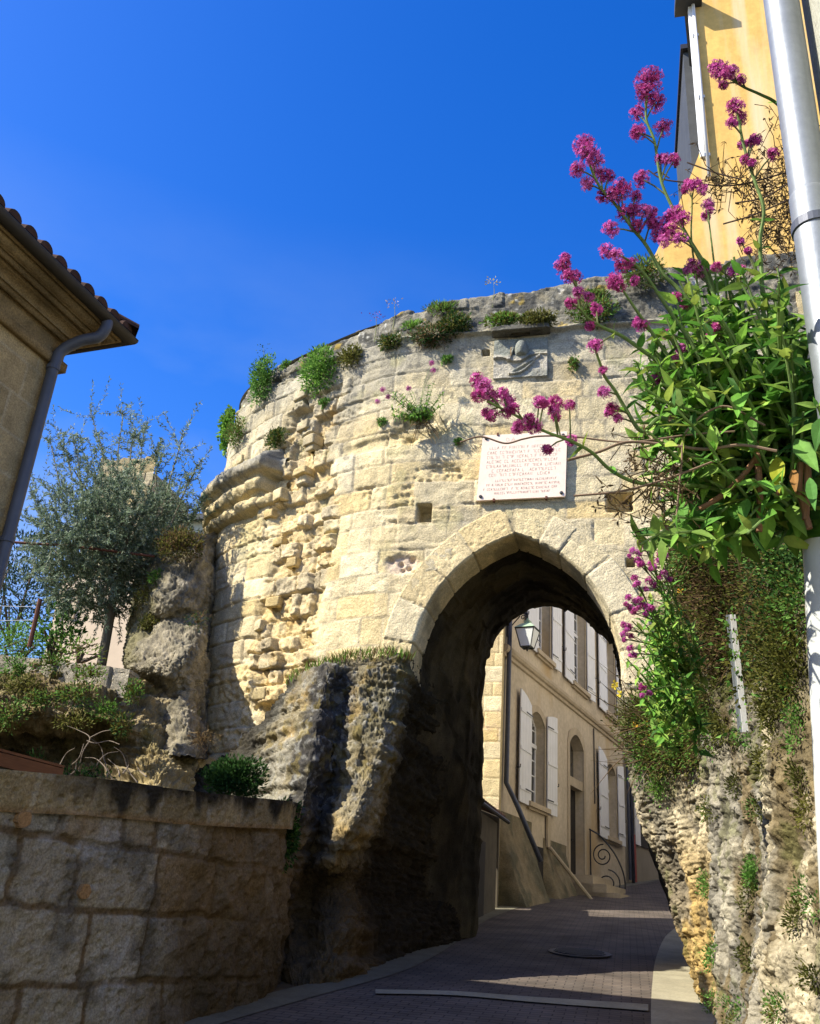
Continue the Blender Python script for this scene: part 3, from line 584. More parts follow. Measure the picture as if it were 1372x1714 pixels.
# cliff under the garden terrace, left
def cliff():
    def row(y,Ys,dx=0): return [A(px,y+dy,Yq) for px,dy,Yq in zip((-140,-60,0,60,120,180,230,275,335),(-4,-2,0,2,4,8,16,30,50),Ys)]
    rows=[row(1108,(11.1,11.15,11.2,11.25,11.35,11.5,11.75,12.1,12.6)),
          row(1135,(10.9,10.95,11.0,11.1,11.2,11.35,11.6,12.0,12.4)),
          row(1170,(10.7,10.75,10.7,10.85,11.0,11.15,11.4,11.7,12.1)),
          row(1205,(10.65,10.6,10.6,10.8,10.9,11.0,11.3,11.5,11.9)),
          row(1235,(11.2,11.2,11.2,11.4,11.5,11.5,11.3,11.2,11.6)),
          row(1270,(11.4,11.4,11.4,11.5,11.5,11.4,11.0,10.9,11.4)),
          row(1310,(11.0,11.0,11.0,11.1,11.1,11.0,10.6,10.6,11.2)),
          row(1400,(10.6,10.6,10.6,10.6,10.6,10.5,10.3,10.3,11.0))]
    def col(f,n1,n2,n3,d):
        x,y,z=f.T; c=lerp(np.array([.36,.29,.17]),np.array([.26,.20,.10]),sst(-.2,.3,n2)); c=lerp(c,np.array([.45,.36,.18]),sst(-6.6,-6.0,x)*.8)
        c=lerp(c,np.array([.12,.105,.05]),sst(-.02,.3,fbm(f*2.2,4,411))*sst(-6.2,-6.8,x)*.7); c=lerp(c,MOSS*.8,sst(.0,.3,fbm(f*3.1+4,4,412))*.65*sst(2.9,3.8,z)); return c*(.55+.34*sst(-.4,.5,n3))[:,None]
    root=thing('rock_cliff','pitted layered rock face below the garden terrace left of the gateway','rock',A(120,1300,11))
    o,_=sheet('rock_face',rows,300,520,M['rock'],root,col,(.14,.10,.045),.17,320); 
cliff()
# pale rock outcrop against the drum
def outcrop():
    root=thing('rock_outcrop','pale pitted rock outcrop leaning against the drum beside the olive tree','rock',A(285,1230,12.2))
    rows=[[A(232,960,15),A(240,948,13.6),A(262,925,12.9),A(300,905,12.7),A(335,895,12.9),A(362,890,13.6),A(380,890,14.6)],
          [A(226,975,15),A(232,968,13.2),A(262,950,12.6),A(300,930,12.45),A(338,915,12.7),A(364,910,13.4),A(380,910,14.4)],
          [A(220,1020,15),A(228,1020,12.9),A(258,1015,12.35),A(300,1000,12.25),A(340,985,12.55),A(362,980,13.2),A(376,980,14.2)],
          [A(214,1060,15),A(220,1058,12.8),A(254,1045,12.45),A(296,1040,12.4),A(334,1030,12.6),A(354,1030,13.1),A(370,1030,14)],
          [A(208,1095,14.6),A(213,1095,12.3),A(246,1095,11.9),A(292,1090,11.85),A(328,1085,12.1),A(346,1085,12.8),A(362,1085,13.8)],
          [A(212,1120,14.4),A(217,1122,12.1),A(246,1126,11.75),A(288,1125,11.7),A(322,1130,12.0),A(340,1130,12.7),A(355,1130,13.6)],
          [A(228,1140,14.4),A(236,1142,12.5),A(256,1150,12.2),A(284,1155,12.0),A(318,1165,12.0),A(336,1170,12.6),A(350,1170,13.4)],
          [A(230,1170,14.2),A(240,1175,12.4),A(256,1185,12.1),A(284,1195,11.8),A(316,1205,11.7),A(334,1210,12.3),A(350,1210,13)],
          [A(230,1260,14),A(240,1260,12.2),A(256,1262,11.8),A(284,1265,11.4),A(316,1270,11.4),A(334,1270,12),A(350,1270,13)]]
    def col(f,n1,n2,n3,d):
        c=lerp(np.array([.40,.35,.245]),np.array([.27,.24,.165]),sst(-.1,.35,n2)); c=lerp(c,np.array([.12,.115,.09]),sst(.12,.4,fbm(f*3.5,4,534))*.55)
        c=lerp(c,MOSS*.8,sst(-6.75,-7.2,f[:,0]+.4*n2)*.6); return c*(.5+.32*sst(-.4,.5,n3))[:,None]
    sheet('rock_mass',rows,240,220,M['rock'],root,col,(.10,.08,.04),.02,500)
outcrop()
# right-hand rock wall from the gate jamb to beside the camera
def rightrock():
    I=lambda pts: (lambda py: np.interp(py,[p[0] for p in pts],[p[1] for p in pts]))
    sil=I([(1100,1034),(1180,1040),(1260,1052),(1330,1063),(1380,1077),(1440,1106),(1520,1130),(1600,1150),(1690,1172),(1820,1196)])
    crk=I([(900,1120),(1000,1140),(1100,1152),(1180,1160),(1330,1184),(1450,1194),(1600,1199),(1700,1201),(1820,1206)])
    cols=[ # (px profile, depth Y, top py)
     (lambda p: sil(p)+42,14.6,1150),(lambda p: sil(p)+14,12.4,1165),(sil,11.25,1178),(lambda p: sil(p)*.62+crk(p)*.38,10.75,1170),(lambda p: sil(p)*.22+crk(p)*.78,10.2,1130),(crk,9.7,1085),
     (lambda p: crk(p)+5,9.5,1040),(lambda p: crk(p)+4,8.2,980),(lambda p: crk(p)+12,7.0,940),(lambda p: crk(p)+38,6.5,910),(lambda p: crk(p)+66,6.2,900),(lambda p: crk(p)*.3+1290*.7,6.0,890),
     (lambda p: crk(p)*.25+1290*.75+8,5.7,885),(lambda p: crk(p)*.15+1290*.85+14,4.6,880),(lambda p: 1322+0*p,4.2,872),(lambda p: 1352+0*p,4.0,866),(lambda p: 1378+0*p,3.6,860),(lambda p: 1430+0*p,3.1,860),(lambda p: 1540+0*p,2.6,860),(lambda p: 1760+0*p,2.2,860)]
    T=np.array([0,.07,.15,.24,.33,.42,.51,.60,.68,.76,.84,.92,1.0]); G=[]
    for r,t in enumerate(T):
        row=[]
        for f,Y,top in cols:
            py=top+(1800-top)*t; row.append(A(float(f(py)),py,Y-.25*max(0,.3-t)*(Y<9)))
        G.append(row)
    G=[[p+np.array([.9,.5,.25]) for p in G[0]],[p+np.array([.35,.2,.12]) for p in G[0]]]+G+[[np.array([p[0]+.03,p[1],min(p[2],.1*p[1]-.35)]) for p in G[-1]]]
    def col(f,n1,n2,n3,d):
        x,y,z=f.T; h=z-.1*y; pan=sst(8.6,9.3,y); nr_=sst(5.3,4.7,y)
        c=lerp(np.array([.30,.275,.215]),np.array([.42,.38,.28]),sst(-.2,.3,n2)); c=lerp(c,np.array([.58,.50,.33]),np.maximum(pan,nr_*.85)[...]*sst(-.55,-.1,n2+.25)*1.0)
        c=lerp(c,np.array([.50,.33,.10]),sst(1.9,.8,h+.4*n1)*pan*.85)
        c=lerp(c,np.array([.22,.205,.165]),sst(.02,.3,fbm(f*np.array([1.9,1.9,.9])+8,4,431))*.75)
        c=lerp(c,np.array([.08,.07,.05]),sst(.12,.4,fbm(f*4.4,4,432))*.6)
        c=lerp(c,np.array([.17,.12,.045]),sst(.08,.32,fbm(f*np.array([3,3,.9])+2,4,433))*.75*(1-pan*.7))
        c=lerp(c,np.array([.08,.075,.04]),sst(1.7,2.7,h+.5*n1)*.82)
        c=lerp(c,np.array([.14,.15,.04]),sst(.2,.4,fbm(f*5.1,3,434))*.5)
        c=lerp(c,np.array([.07,.06,.045]),sst(.0,-.08,d)*.55)  # hollows tinted darker: crevice shade painted into the rock colour
        return c*(.60+.36*sst(-.4,.5,n3))[:,None]
    root=thing('rock_wall','rough sunlit rock wall running from the gate along the right side of the street','rock',(.6,6,.6))
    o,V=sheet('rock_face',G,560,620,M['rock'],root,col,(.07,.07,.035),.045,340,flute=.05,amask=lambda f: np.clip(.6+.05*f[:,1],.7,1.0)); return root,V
RRoot,RV=rightrock()
def onrock(px,py):
    """nearest point of the right rock surface seen through a pixel"""
    f=RV[::3,::3].reshape(-1,3); v=f-CAM; dep=v@FWD; sx=CX+F_*(v@RT)/dep; sy=CY-F_*(v@UP)/dep
    d=np.hypot(sx-px,sy-py)+np.where(dep<.3,1e6,0); k=np.argsort(d)[:12]; k=k[np.argmin(dep[k])]; return f[k]
# ================================================================ LEFT HOUSE
dL=np.array([math.sin(R(6.6)),math.cos(R(6.6)),0]); nL=np.array([dL[1],-dL[0],0]); C0=np.array([-5.54,6.92,0])
lh=thing('stone_house','ashlar stone house corner with moulded cornice and clay tiled eave','house',C0+np.array([0,0,.7]))
def lhw():
    nu,nz=330,300; U,Z=np.meshgrid(np.linspace(0,5.2,nu),np.linspace(.4,6.62,nz)); u,z=U.ravel(),Z.ravel()
    P=C0-u[:,None]*dL+np.stack([z*0,z*0,z],1); j,rnd,d=masonry(u,z,(.3,7),(.36,.40),(.5,.95),71,jw=.006,wob=.003)
    n2=fbm(P*3,4,72); n3=fbm(P*16,3,73); dd=-.005*(1-j)+(rnd[:,0]-.5)*.004+.003*n2+.002*n3
    V=P+nL*dd[:,None]; c=lerp(np.array([.40,.30,.155]),np.array([.46,.36,.20]),rnd[:,0]); c=c*(.85+.25*rnd[:,2:3]); c=lerp(c,np.array([.50,.42,.28]),(1-j)*.8)
    c=lerp(c,np.array([.24,.19,.10]),sst(.05,.4,n2)*.5); mk('wall',V,gridfaces(nz,nu),M['stone'],lh,np.clip(c,0,1))
    mb=MB(); e=-nL; o=C0-dL*.02+e*.02+np.array([0,0,.3]); mb.box(o,-dL*20,e*7,np.array([0,0,6.3]),(.4,.31,.17)); mb.build('wall_core',M['stone'],lh)
lhw()
def sweepL(prof,name,m,col=None,L1=9,L2=6,closed=False,tess=30):
    prof=np.array(prof,float); k=len(prof); V=[]; rows=0
    for i in range(tess+1):
        s_=L1*(1-i/tess); 
        for o,z in prof: V.append(C0-dL*s_+nL*o+(dL*o if s_<1e-6 else 0)+np.array([0,0,z]))
        rows+=1
    for i in range(1,13):
        s_=L2*i/12
        for o,z in prof: V.append(C0-nL*s_+dL*o+np.array([0,0,z]))
        rows+=1
    V=np.array(V); f=gridfaces(rows,k)
    c=None
    if col is not None:
        n=fbm(V*np.array([3,3,8]),4,81); c=lerp(np.array(col),np.array(col)*.55,sst(-.1,.4,n))
    return mk(name,V,f,m,lh,c)
cp=[(.0,6.50),(.02,6.53),(.02,6.50),(.07,6.50),(.07,6.60),(.03,6.63),(.03,6.79),(.045,6.83),(.06,6.83),(.06,6.79),(.10,6.79),(.10,6.86),(.125,6.86),(.125,6.84)]+[(.11+.10*(1-math.cos(t)),6.85+.08*math.sin(t)) for t in np.linspace(0,1.57,8)]+[(.21,6.99),(.235,6.99),(.235,6.94),(.275,6.94),(.275,7.01),(.295,7.01),(.295,6.985)]+[(.295+.085*math.sin(t),6.99+.06*(1-math.cos(t))) for t in np.linspace(0,1.57,7)]+[(.38,7.09),(.395,7.09),(.395,7.05),(.43,7.05),(.43,7.12),(.0,7.14)]
cp=[(o_*.9,z_) for o_,z_ in cp]
sweepL(cp,'cornice',M['stone'],(.30,.215,.105))
gp=[(.365+.07*(1-math.cos(t)),7.125-.075*math.sin(t)) for t in np.linspace(0,math.pi,12)]+[(.505,7.135),(.495,7.125)]+[(.495-.06*(1-math.cos(t)),7.125-.062*math.sin(t)) for t in np.linspace(0,math.pi,8)]
gut=sweepL(gp,'gutter',mat('painted gutter',(.035,.030,.024),.6,var=.2,vscale=6,spec=.3))
# tiled roof: canal tiles, rounded rolls
def roofL():
    mb=MB(); e=math.tan(R(20)); up=-nL*1.0; 
    o=lambda s_,q,h: C0-dL*s_+nL*(.46-q)+np.array([0,0,7.15+q*e+h])
    mb.add([o(-.36,0,0),o(9,0,0),o(9,5,0),o(5,5,0)],[(0,1,2,3)],(.1,.05,.03))
    p=lambda s_,q: C0-nL*s_+dL*(.36-q)+np.array([0,0,7.15+q*e])
    mb.add([p(-.5,0),p(5,5.4),p(8,5.4),p(8,0)],[(0,1,2,3)],(.1,.05,.03))
    k=0; s_=-.30
    while s_<9:
        qm=3.2 if s_>3 else max(.15,s_+.42)
        V=[];n=9; st=int(qm/.12)+2
        for i in range(st):
            q=min(qm,i*qm/(st-1))-.04; w=.095-.012*((q/.33)%1); 
            for t in np.linspace(0,math.pi,n): V.append(o(s_+w*math.cos(t),q,w*.95*math.sin(t)+.012*((q/.33)%1)))
        mb.add(V,[(i*n+a,i*n+a+1,(i+1)*n+a+1,(i+1)*n+a) for i in range(st-1) for a in range(n-1)]+[tuple(range(n))]); s_+=.215
    # hip ridge roll
    V=[];n=9
    for i in range(20):
        q=i*.15-.06; c=o(-.38+q*1.0,q,.05); side=(dL*.7-nL*.7)*0+np.cross((dL*-1-nL),[0,0,1.]); side/=np.linalg.norm(side)
        for t in np.linspace(0,math.pi,n): V.append(c+side*.1*math.cos(t)+np.array([0,0,.1*math.sin(t)]))
    mb.add(V,[(i*n+a,i*n+a+1,(i+1)*n+a+1,(i+1)*n+a) for i in range(19) for a in range(n-1)]+[tuple(range(n))])
    mb.build('roof',M['tile'],lh)
roofL()
mb=MB(); pc=lambda a,o,z: C0-dL*a+nL*o+np.array([0,0,z])
path=bez([pc(-.06,.435,7.10),pc(-.06,.435,6.99),pc(-.04,.38,6.88),pc(.04,.25,6.80),pc(.10,.10,6.66),pc(.12,.075,6.48),pc(.12,.07,6.0),pc(.12,.07,3.5),pc(.12,.07,1)],8)
mb.tube(path,.058,14); dp=mb.build('drainpipe',M['zinc'],lh,smooth=True)
for z in (6.42,4.55,2.6):
    mb=MB(); mb.tube([pc(.12,.07,z),pc(.12,.07,z+.045)],.068,14); mb.box(pc(.13,-.01,z),-dL*-.02,nL*.08,np.array([0,0,.04])); mb.build('clip',M['zinc'],dp)
# ================================================================ RETAINING WALL
RWP=np.array([(-4.35,3.2),(-4.15,4.4),(-3.95,5.4),(-3.78,6.1),(-3.52,7.1),(-3.33,8.35),(-3.26,8.8),(-3.34,9.4),(-3.6,10.3)])
RWZ=lambda y: np.interp(y,[3,5.4,6.1,7.1,8.4,8.9,10],[2.2,2.35,2.41,2.46,2.59,2.63,2.7])
def retain():
    rw=thing('retaining_wall','low curved wall of large grey blocks under a stained ochre coping','wall',(-3.6,7,.6))
    p=crspline(RWP,1200); sg=np.r_[0,np.cumsum(np.hypot(*np.diff(p,axis=0).T))]; L_=sg[-1]; res=.013
    u=np.linspace(0,L_,int(L_/res)); x=np.interp(u,sg,p[:,0]); y=np.interp(u,sg,p[:,1]); tx,ty=np.gradient(x,u),np.gradient(y,u); nx,ny=ty,-tx
    def part(name,z0f,z1f,hr,lr,seed,jw,colf,off,nzs,zr):
        t=np.linspace(0,1,nzs); z0=z0f(u,x,y); z1=z1f(u,x,y); Z=z0[None]*(1-t[:,None])+z1[None]*t[:,None]; U=np.tile(u,(nzs,1)); X=np.tile(x,(nzs,1)); Y=np.tile(y,(nzs,1))
        uf,zf=U.ravel(),Z.ravel(); P=np.stack([X.ravel(),Y.ravel(),zf],1); j,rnd,d=masonry(uf,zf,zr,hr,lr,seed,jw=jw,wob=.02)
        n1=fbm(P*1.3,4,seed);n2=fbm(P*4,4,seed+1);n3=fbm(P*15,4,seed+2);wr=worley(P*14,seed+3)
        jq=.3+1.2*sst(-.1,.35,n1); dis=-.017*(1-j)*jq+(rnd[:,0]-.5)*.016+.018*n2+.02*n3-.018*sst(.35,.1,wr)+off
        dis+=sst(6.8,7.8,P[:,1])*(.07*n2-.05*np.abs(n1))*(name=='masonry')
        V=P+np.stack([np.tile(nx,nzs)*dis,np.tile(ny,nzs)*dis,zf*0],1); c=colf(P,rnd,j,n1,n2,n3,t.repeat(len(u)))
        mk(name,V,gridfaces(nzs,len(u)),M['stone'],rw,np.clip(c,0,1),smooth=True)
    ztop=lambda u,x,y: RWZ(y)+.008*np.sin(u*2.1)
    def c1(P,rnd,j,n1,n2,n3,t):
        c=lerp(np.array([.29,.285,.245]),np.array([.39,.35,.265]),rnd[:,0]); c=lerp(c,np.array([.28,.19,.09]),np.clip((rnd[:,1]-.6)*2,0,.8)); c=lerp(c,np.array([.17,.12,.065]),(1-j)*.95)
        c=lerp(c,np.array([.42,.41,.38]),sst(.12,.4,fbm(P*2.5,4,611))*.55*sst(7.6,6.6,P[:,1])); c=lerp(c,np.array([.10,.095,.08]),sst(.02,.35,fbm(P*3.7+5,4,612))*.6)
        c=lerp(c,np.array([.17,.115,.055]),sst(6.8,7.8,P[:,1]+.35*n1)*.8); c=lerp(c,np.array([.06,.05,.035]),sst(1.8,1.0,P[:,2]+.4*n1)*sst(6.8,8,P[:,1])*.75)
        return c*1.05
    def c2(P,rnd,j,n1,n2,n3,t):
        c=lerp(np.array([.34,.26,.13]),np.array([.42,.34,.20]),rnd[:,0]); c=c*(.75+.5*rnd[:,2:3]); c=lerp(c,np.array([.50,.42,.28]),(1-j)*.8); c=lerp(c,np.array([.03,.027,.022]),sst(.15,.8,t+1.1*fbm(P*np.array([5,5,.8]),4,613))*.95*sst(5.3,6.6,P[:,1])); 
        c=lerp(c,np.array([.36,.21,.09]),sst(.22,.0,t)*.6); return c*.85
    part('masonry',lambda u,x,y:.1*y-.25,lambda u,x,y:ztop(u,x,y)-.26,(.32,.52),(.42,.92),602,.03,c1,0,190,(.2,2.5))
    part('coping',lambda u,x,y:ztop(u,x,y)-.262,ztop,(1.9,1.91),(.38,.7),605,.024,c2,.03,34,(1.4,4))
    mb=MB(); tp=[np.array([a,b,ztop(c,a,b)-.004]) for a,b,c in zip(x[::12],y[::12],u[::12])]; nn=[np.array([a,b,0]) for a,b in zip(nx[::12],ny[::12])]; n=len(tp)
    V=[q+m_*.02 for q,m_ in zip(tp,nn)]+[q-m_*.40 for q,m_ in zip(tp,nn)]+[q-m_*.40-np.array([0,0,2.4]) for q,m_ in zip(tp,nn)]
    mb.add(V,[(i,i+1,n+i+1,n+i) for i in range(n-1)]+[(n+i,n+i+1,2*n+i+1,2*n+i) for i in range(n-1)],(.13,.11,.08)); mb.build('wall_top',M['stone'],rw)
    # mortar repair discs and patches
    for px,py,r in ((137,1492,.05),(35,1372,.055)):
        q=None
        for k in range(len(u)):
            pass
        d=ray(px,py); rr=d[0]/d[1]; k=int(np.argmin(abs(x-rr*y))); c=CAM+d*(y[k]/d[1]); nr=np.array([nx[k],ny[k],0]); tt=np.array([tx[k],ty[k],0])
        mb=MB(); g=np.random.default_rng(px); rad=[r*(1+.12*g.uniform(-1,1)) for _ in range(18)]
        ring_=[c+nr*.036+(tt*math.cos(a)+np.array([0,0,1.])*math.sin(a))*q for a,q in zip(np.linspace(0,2*math.pi,18,endpoint=False),rad)]
        mb.add(ring_+[p-nr*.06 for p in ring_],[tuple(range(17,-1,-1))]+[(i,(i+1)%18,18+(i+1)%18,18+i) for i in range(18)],(.40,.24,.11)); mb.build('mortar_patch',M['stone'],rw)
retain()
# soil between retaining wall and cliff
_a=crspline(np.array([(-4.6,3),(-4.3,5.2),(-4.0,6.6),(-3.75,8),(-3.65,9),(-3.9,10.2)]),14); _b=np.array([(x,y) for x,y in zip(np.linspace(-14,-4.2,14),np.linspace(7.5,11.6,14))]); V=np.array([[(p[0]*(1-t)+q[0]*t,p[1]*(1-t)+q[1]*t,RWZ(p[1])-.28+.3*t) for p,q in zip(_a,_b)] for t in np.linspace(0,1,8)]); 
tag(mk('earth_bank',V.reshape(-1,3),gridfaces(8,14),M['soil'],base=np.zeros(3)),kind='structure')
pk=MB(); a,b=A(-60,1258,8.05),A(104,1300,8.95); d=b-a; d/=np.linalg.norm(d); s_=np.cross(d,[0,0,1.]); pk.box(a-np.array([0,0,.05]),b-a,s_*-.05,np.array([0,0,.13])); pk.box(a+np.array([0,0,.09]),b-a,s_*-.22,np.array([0,0,.025])); 
tag(pk.build('timber_board',M['plank']),'long brown timber board lying behind the top of the curved wall','board')
# terrace garden
tx_=np.linspace(-40,-7.0,16); ty_=np.array([11.62,12,14,18,24,40,90]); Xg,Yg=np.meshgrid(tx_,ty_); Zt=4.46+.03*(Yg-11.4)+.05*np.sin(Xg*1.3)*(Yg>11.7)
tag(mk('terrace_ground',np.stack([Xg,Yg,Zt],-1).reshape(-1,3),gridfaces(7,16),M['soil'],base=np.zeros(3)),kind='structure')
def terrace():
    tw=thing('terrace_wall','low pale block wall edging the garden terrace below the olive tree','wall',A(100,1115,11.3))
    a0,a1=A(-160,1078,10.95),A(217,1120,11.32); L_=np.linalg.norm(a1-a0); t=(a1-a0)/L_; nr=np.cross(t,[0,0,1.]); nr=nr/np.linalg.norm(nr); 
    if nr[1]>0: nr=-nr
    nu,nz=int(L_/.014),34; U,B=np.meshgrid(np.linspace(0,L_,nu),np.linspace(0,1,nz)); u,b=U.ravel(),B.ravel(); h=.24+.16*sst(L_-1.15,L_-1.1,u)
    P=a0+u[:,None]*t+np.array([0,0,-1.])*((1-b)*h)[:,None]; j,rnd,d=masonry(u,b*.4+10.02,(9.9,12),(.6,.61),(.45,.9),631,jw=.014,wob=.01); n2=fbm(P*4,4,632);n3=fbm(P*14,3,633)
    V=P+nr*(-.015*(1-j)+.015*n2+.01*n3+(rnd[:,0]-.5)*.03)[:,None]; V[:,2]+=.012*n2*b; c=lerp(np.array([.36,.33,.26]),np.array([.44,.39,.29]),rnd[:,0]); c=lerp(c,np.array([.2,.185,.14]),sst(0,.35,n2)*.6); c=lerp(c,MORT*.6,(1-j)*.7)
    mk('masonry',V,gridfaces(nz,nu),M['stone'],tw,c,smooth=True)
    mb=MB(); mb.box(a0-nr*.01,a1-a0,-nr*.35,np.array([0,0,-.05]),(.36,.32,.24)); mb.box(a0-nr*.05-np.array([0,0,.5]),a1-a0,-nr*.25,np.array([0,0,.44]),(.30,.26,.18)); mb.build('wall_top',M['stone'],tw)
terrace()
# ================================================================ STREET HOUSE BEYOND THE ARCH
azH=R(12.8); dH=np.array([math.sin(azH),math.cos(azH),0]); nH=np.array([dH[1],-dH[0],0]); P0=np.array([-2.08,23.46,0])
def H(s,z,n=0): return P0+dH*s+nH*n+np.array([0,0,z])
def hp(px,py,n=0):
    q=onplane(px,py,P0+nH*n,nH)-P0; return q@dH,q[2]
hs_=thing('town_house','shaded beige town house with white shutters seen through the arch','house',H(3,2.6))
OPN=[(-.80,.42,4.45,6.42,.27),(2.68,4.10,2.9,6.50,.32),(6.68,7.95,4.45,6.42,.27),(-.30,.82,8.28,10.9,0),(3.02,4.40,8.28,10.9,0),(6.86,8.15,8.28,10.9,0)]
def facadeH():
    mb=MB(); S0,S1,Z0,Z1=-2.78,9.06,1.2,12.4; D=.32
    sb=sorted({S0,S1,*[o[0] for o in OPN],*[o[1] for o in OPN]}); zb=sorted({Z0,Z1,7.5,*[o[2] for o in OPN],*[o[3]+o[4] for o in OPN]})
    def hole(s,z): return any(a<s<b and c<z<d+e for a,b,c,d,e in OPN)
    for i in range(len(sb)-1):
        for k in range(len(zb)-1):
            if hole((sb[i]+sb[i+1])/2,(zb[k]+zb[k+1])/2): continue
            mb.add([H(sb[i],zb[k]),H(sb[i+1],zb[k]),H(sb[i+1],zb[k+1]),H(sb[i],zb[k+1])],[(0,1,2,3)])
    for a,b,c,d,e in OPN:
        if e:
            n=14; arc=[(a+(b-a)*t,d+e*(1-(2*t-1)**2)) for t in np.linspace(0,1,n)]
            mb.add([H(s,z) for s,z in arc]+[H(s,d+e) for s,z in arc],[(i,i+1,n+i+1,n+i) for i in range(n-1)])
            edge=[(a,c),(a,d)]+arc+[(b,d),(b,c)]
        else: edge=[(a,c),(a,d),(b,d),(b,c)]
        edge=edge+[(a,c)]; n=len(edge); mb.add([H(s,z,.0) for s,z in edge]+[H(s,z,-D) for s,z in edge],[(i,n+i,n+i+1,i+1) for i in range(n-1)])
    # other sides
    mb.add([H(S0,Z0),H(S0,Z1),H(S0,Z1,-8),H(S0,Z0,-8)],[(0,1,2,3)]); mb.add([H(S1,Z0),H(S1,Z1),H(S1,Z1,-8),H(S1,Z0,-8)],[(0,1,2,3)]); mb.add([H(S0,Z0,-8),H(S0,Z1,-8),H(S1,Z1,-8),H(S1,Z0,-8)],[(0,1,2,3)])
    m=mat('house plaster',(.53,.45,.325),.92,var=.14,vscale=1.0,bump=.004,bscale=50,spec=.1,fine=(8,.1),streak=((.46,.32,.15),(.55,.55,.35),.52))
    mb.build('wall',m,hs_)
    mb=MB(); mb.box(H(S0-.3,Z1,.35),dH*(S1-S0+.6),nH*-8.8,np.array([0,0,.15])); mb.add([H(S0-.3,Z1+.15,.35),H(S1+.3,Z1+.15,.35),H(S1+.3,Z1+2,-4),H(S0-.3,Z1+2,-4),H(S0-.3,Z1+.15,-8.4),H(S1+.3,Z1+.15,-8.4)],[(0,1,2,3),(3,2,5,4),(0,3,4),(1,5,2)]); mb.build('roof',M['tile'],hs_)
    mb=MB(); pr=[(0,7.44),(.05,7.46),(.05,7.54),(.10,7.56),(.13,7.62),(.13,7.70),(0,7.76)]; V=[H(s,z,n) for s in (S0-.02,S1) for n,z in pr]; k=len(pr); mb.add(V,[(i,i+1,k+i+1,k+i) for i in range(k-1)]+[tuple(range(k))]); mb.build('string_course',M['trim'],hs_)
facadeH()
def surround(a,b,c,d,e,wd=.16):
    """dressed stone frame round an opening, standing 2.5 cm proud"""
    mb=MB(); n=14
    if e: ins=[(a,c),(a,d)]+[(a+(b-a)*t,d+e*(1-(2*t-1)**2)) for t in np.linspace(0,1,n)][1:-1]+[(b,d),(b,c)]
    else: ins=[(a,c),(a,d),(b,d),(b,c)]
    m=(a+b)/2; outs=[]
    for s,z in ins: outs.append((s-wd if s<=a+1e-6 else s+wd if s>=b-1e-6 else m+(s-m)*(1+2*wd/(b-a)), z if z<=c+1e-6 else z+(wd if (z>d+1e-6 or not e) else 0.02)))
    k=len(ins); V=[H(s,z,.025) for s,z in ins]+[H(s,z,.025) for s,z in outs]+[H(s,z,-.02) for s,z in ins]+[H(s,z,0.001) for s,z in outs]
    mb.add(V,[(i,i+1,k+i+1,k+i) for i in range(k-1)]+[(i,2*k+i,2*k+i+1,i+1) for i in range(k-1)]+[(k+i,k+i+1,3*k+i+1,3*k+i) for i in range(k-1)]); return mb
def window(a,b,c,d,e,rows,label=None):
    fr=MB(); D=-.22; w_=.06; top=d+e
    def bar(s0,z0,s1,z1,n0=D,th=.05): fr.box(H(s0,z0,n0-th),dH*(s1-s0),nH*th,np.array([0,0,z1-z0]))
    bar(a,c,a+w_,d+.1*bool(e)); bar(b-w_,c,b,d+.1*bool(e)); bar(a,c,b,c+w_+.03); m=(a+b)/2; bar(m-.045,c,m+.045,top-.05,D+.012)
    tr=c+(top-c)*.66; bar(a,tr-.05,b,tr+.05,D+.02)
    if e:
        for i in range(13):
            t0,t1=i/13,(i+1)/13; s0,s1=a+(b-a)*t0,a+(b-a)*t1; zz=d+e*(1-(t0+t1-1)**2); bar(s0,zz-.1,s1,zz)
    else: bar(a,d-w_,b,d)
    for i in range(1,rows):
        z=c+(top-c)*i/rows; bar(a,z-.014,b,z+.014,D-.01,.03)
    for s in ((a+m)/2,(b+m)/2): bar(s-.014,c,s+.014,top-.1,D-.012,.028)
    f=fr.build('window_frame',M['white'],hs_)
    g=MB(); g.add([H(a,c,D-.03),H(b,c,D-.03),H(b,top,D-.03),H(a,top,D-.03)],[(0,1,2,3)]); g.build('pane',M['glass'],f)
    g=MB(); g.add([H(a,c,D-.1),H(b,c,D-.1),H(b,top,D-.1),H(a,top,D-.1)],[(0,1,2,3)],(.02,.02,.02)); g.build('dark_room',M['dark'],f)
    surround(a,b,c,d,e).build('window_surround',M['trim'],hs_)
    s=MB(); s.box(H(a-.2,c-.12,0),dH*(b-a+.4),nH*.13,np.array([0,0,.11])); s.box(H(a-.12,c-.18,0),dH*(b-a+.24),nH*.07,np.array([0,0,.06])); s.build('window_sill',M['trim'],hs_)
for i,o in enumerate(OPN):
    if i!=1: window(*o,6 if o[4] else 7)
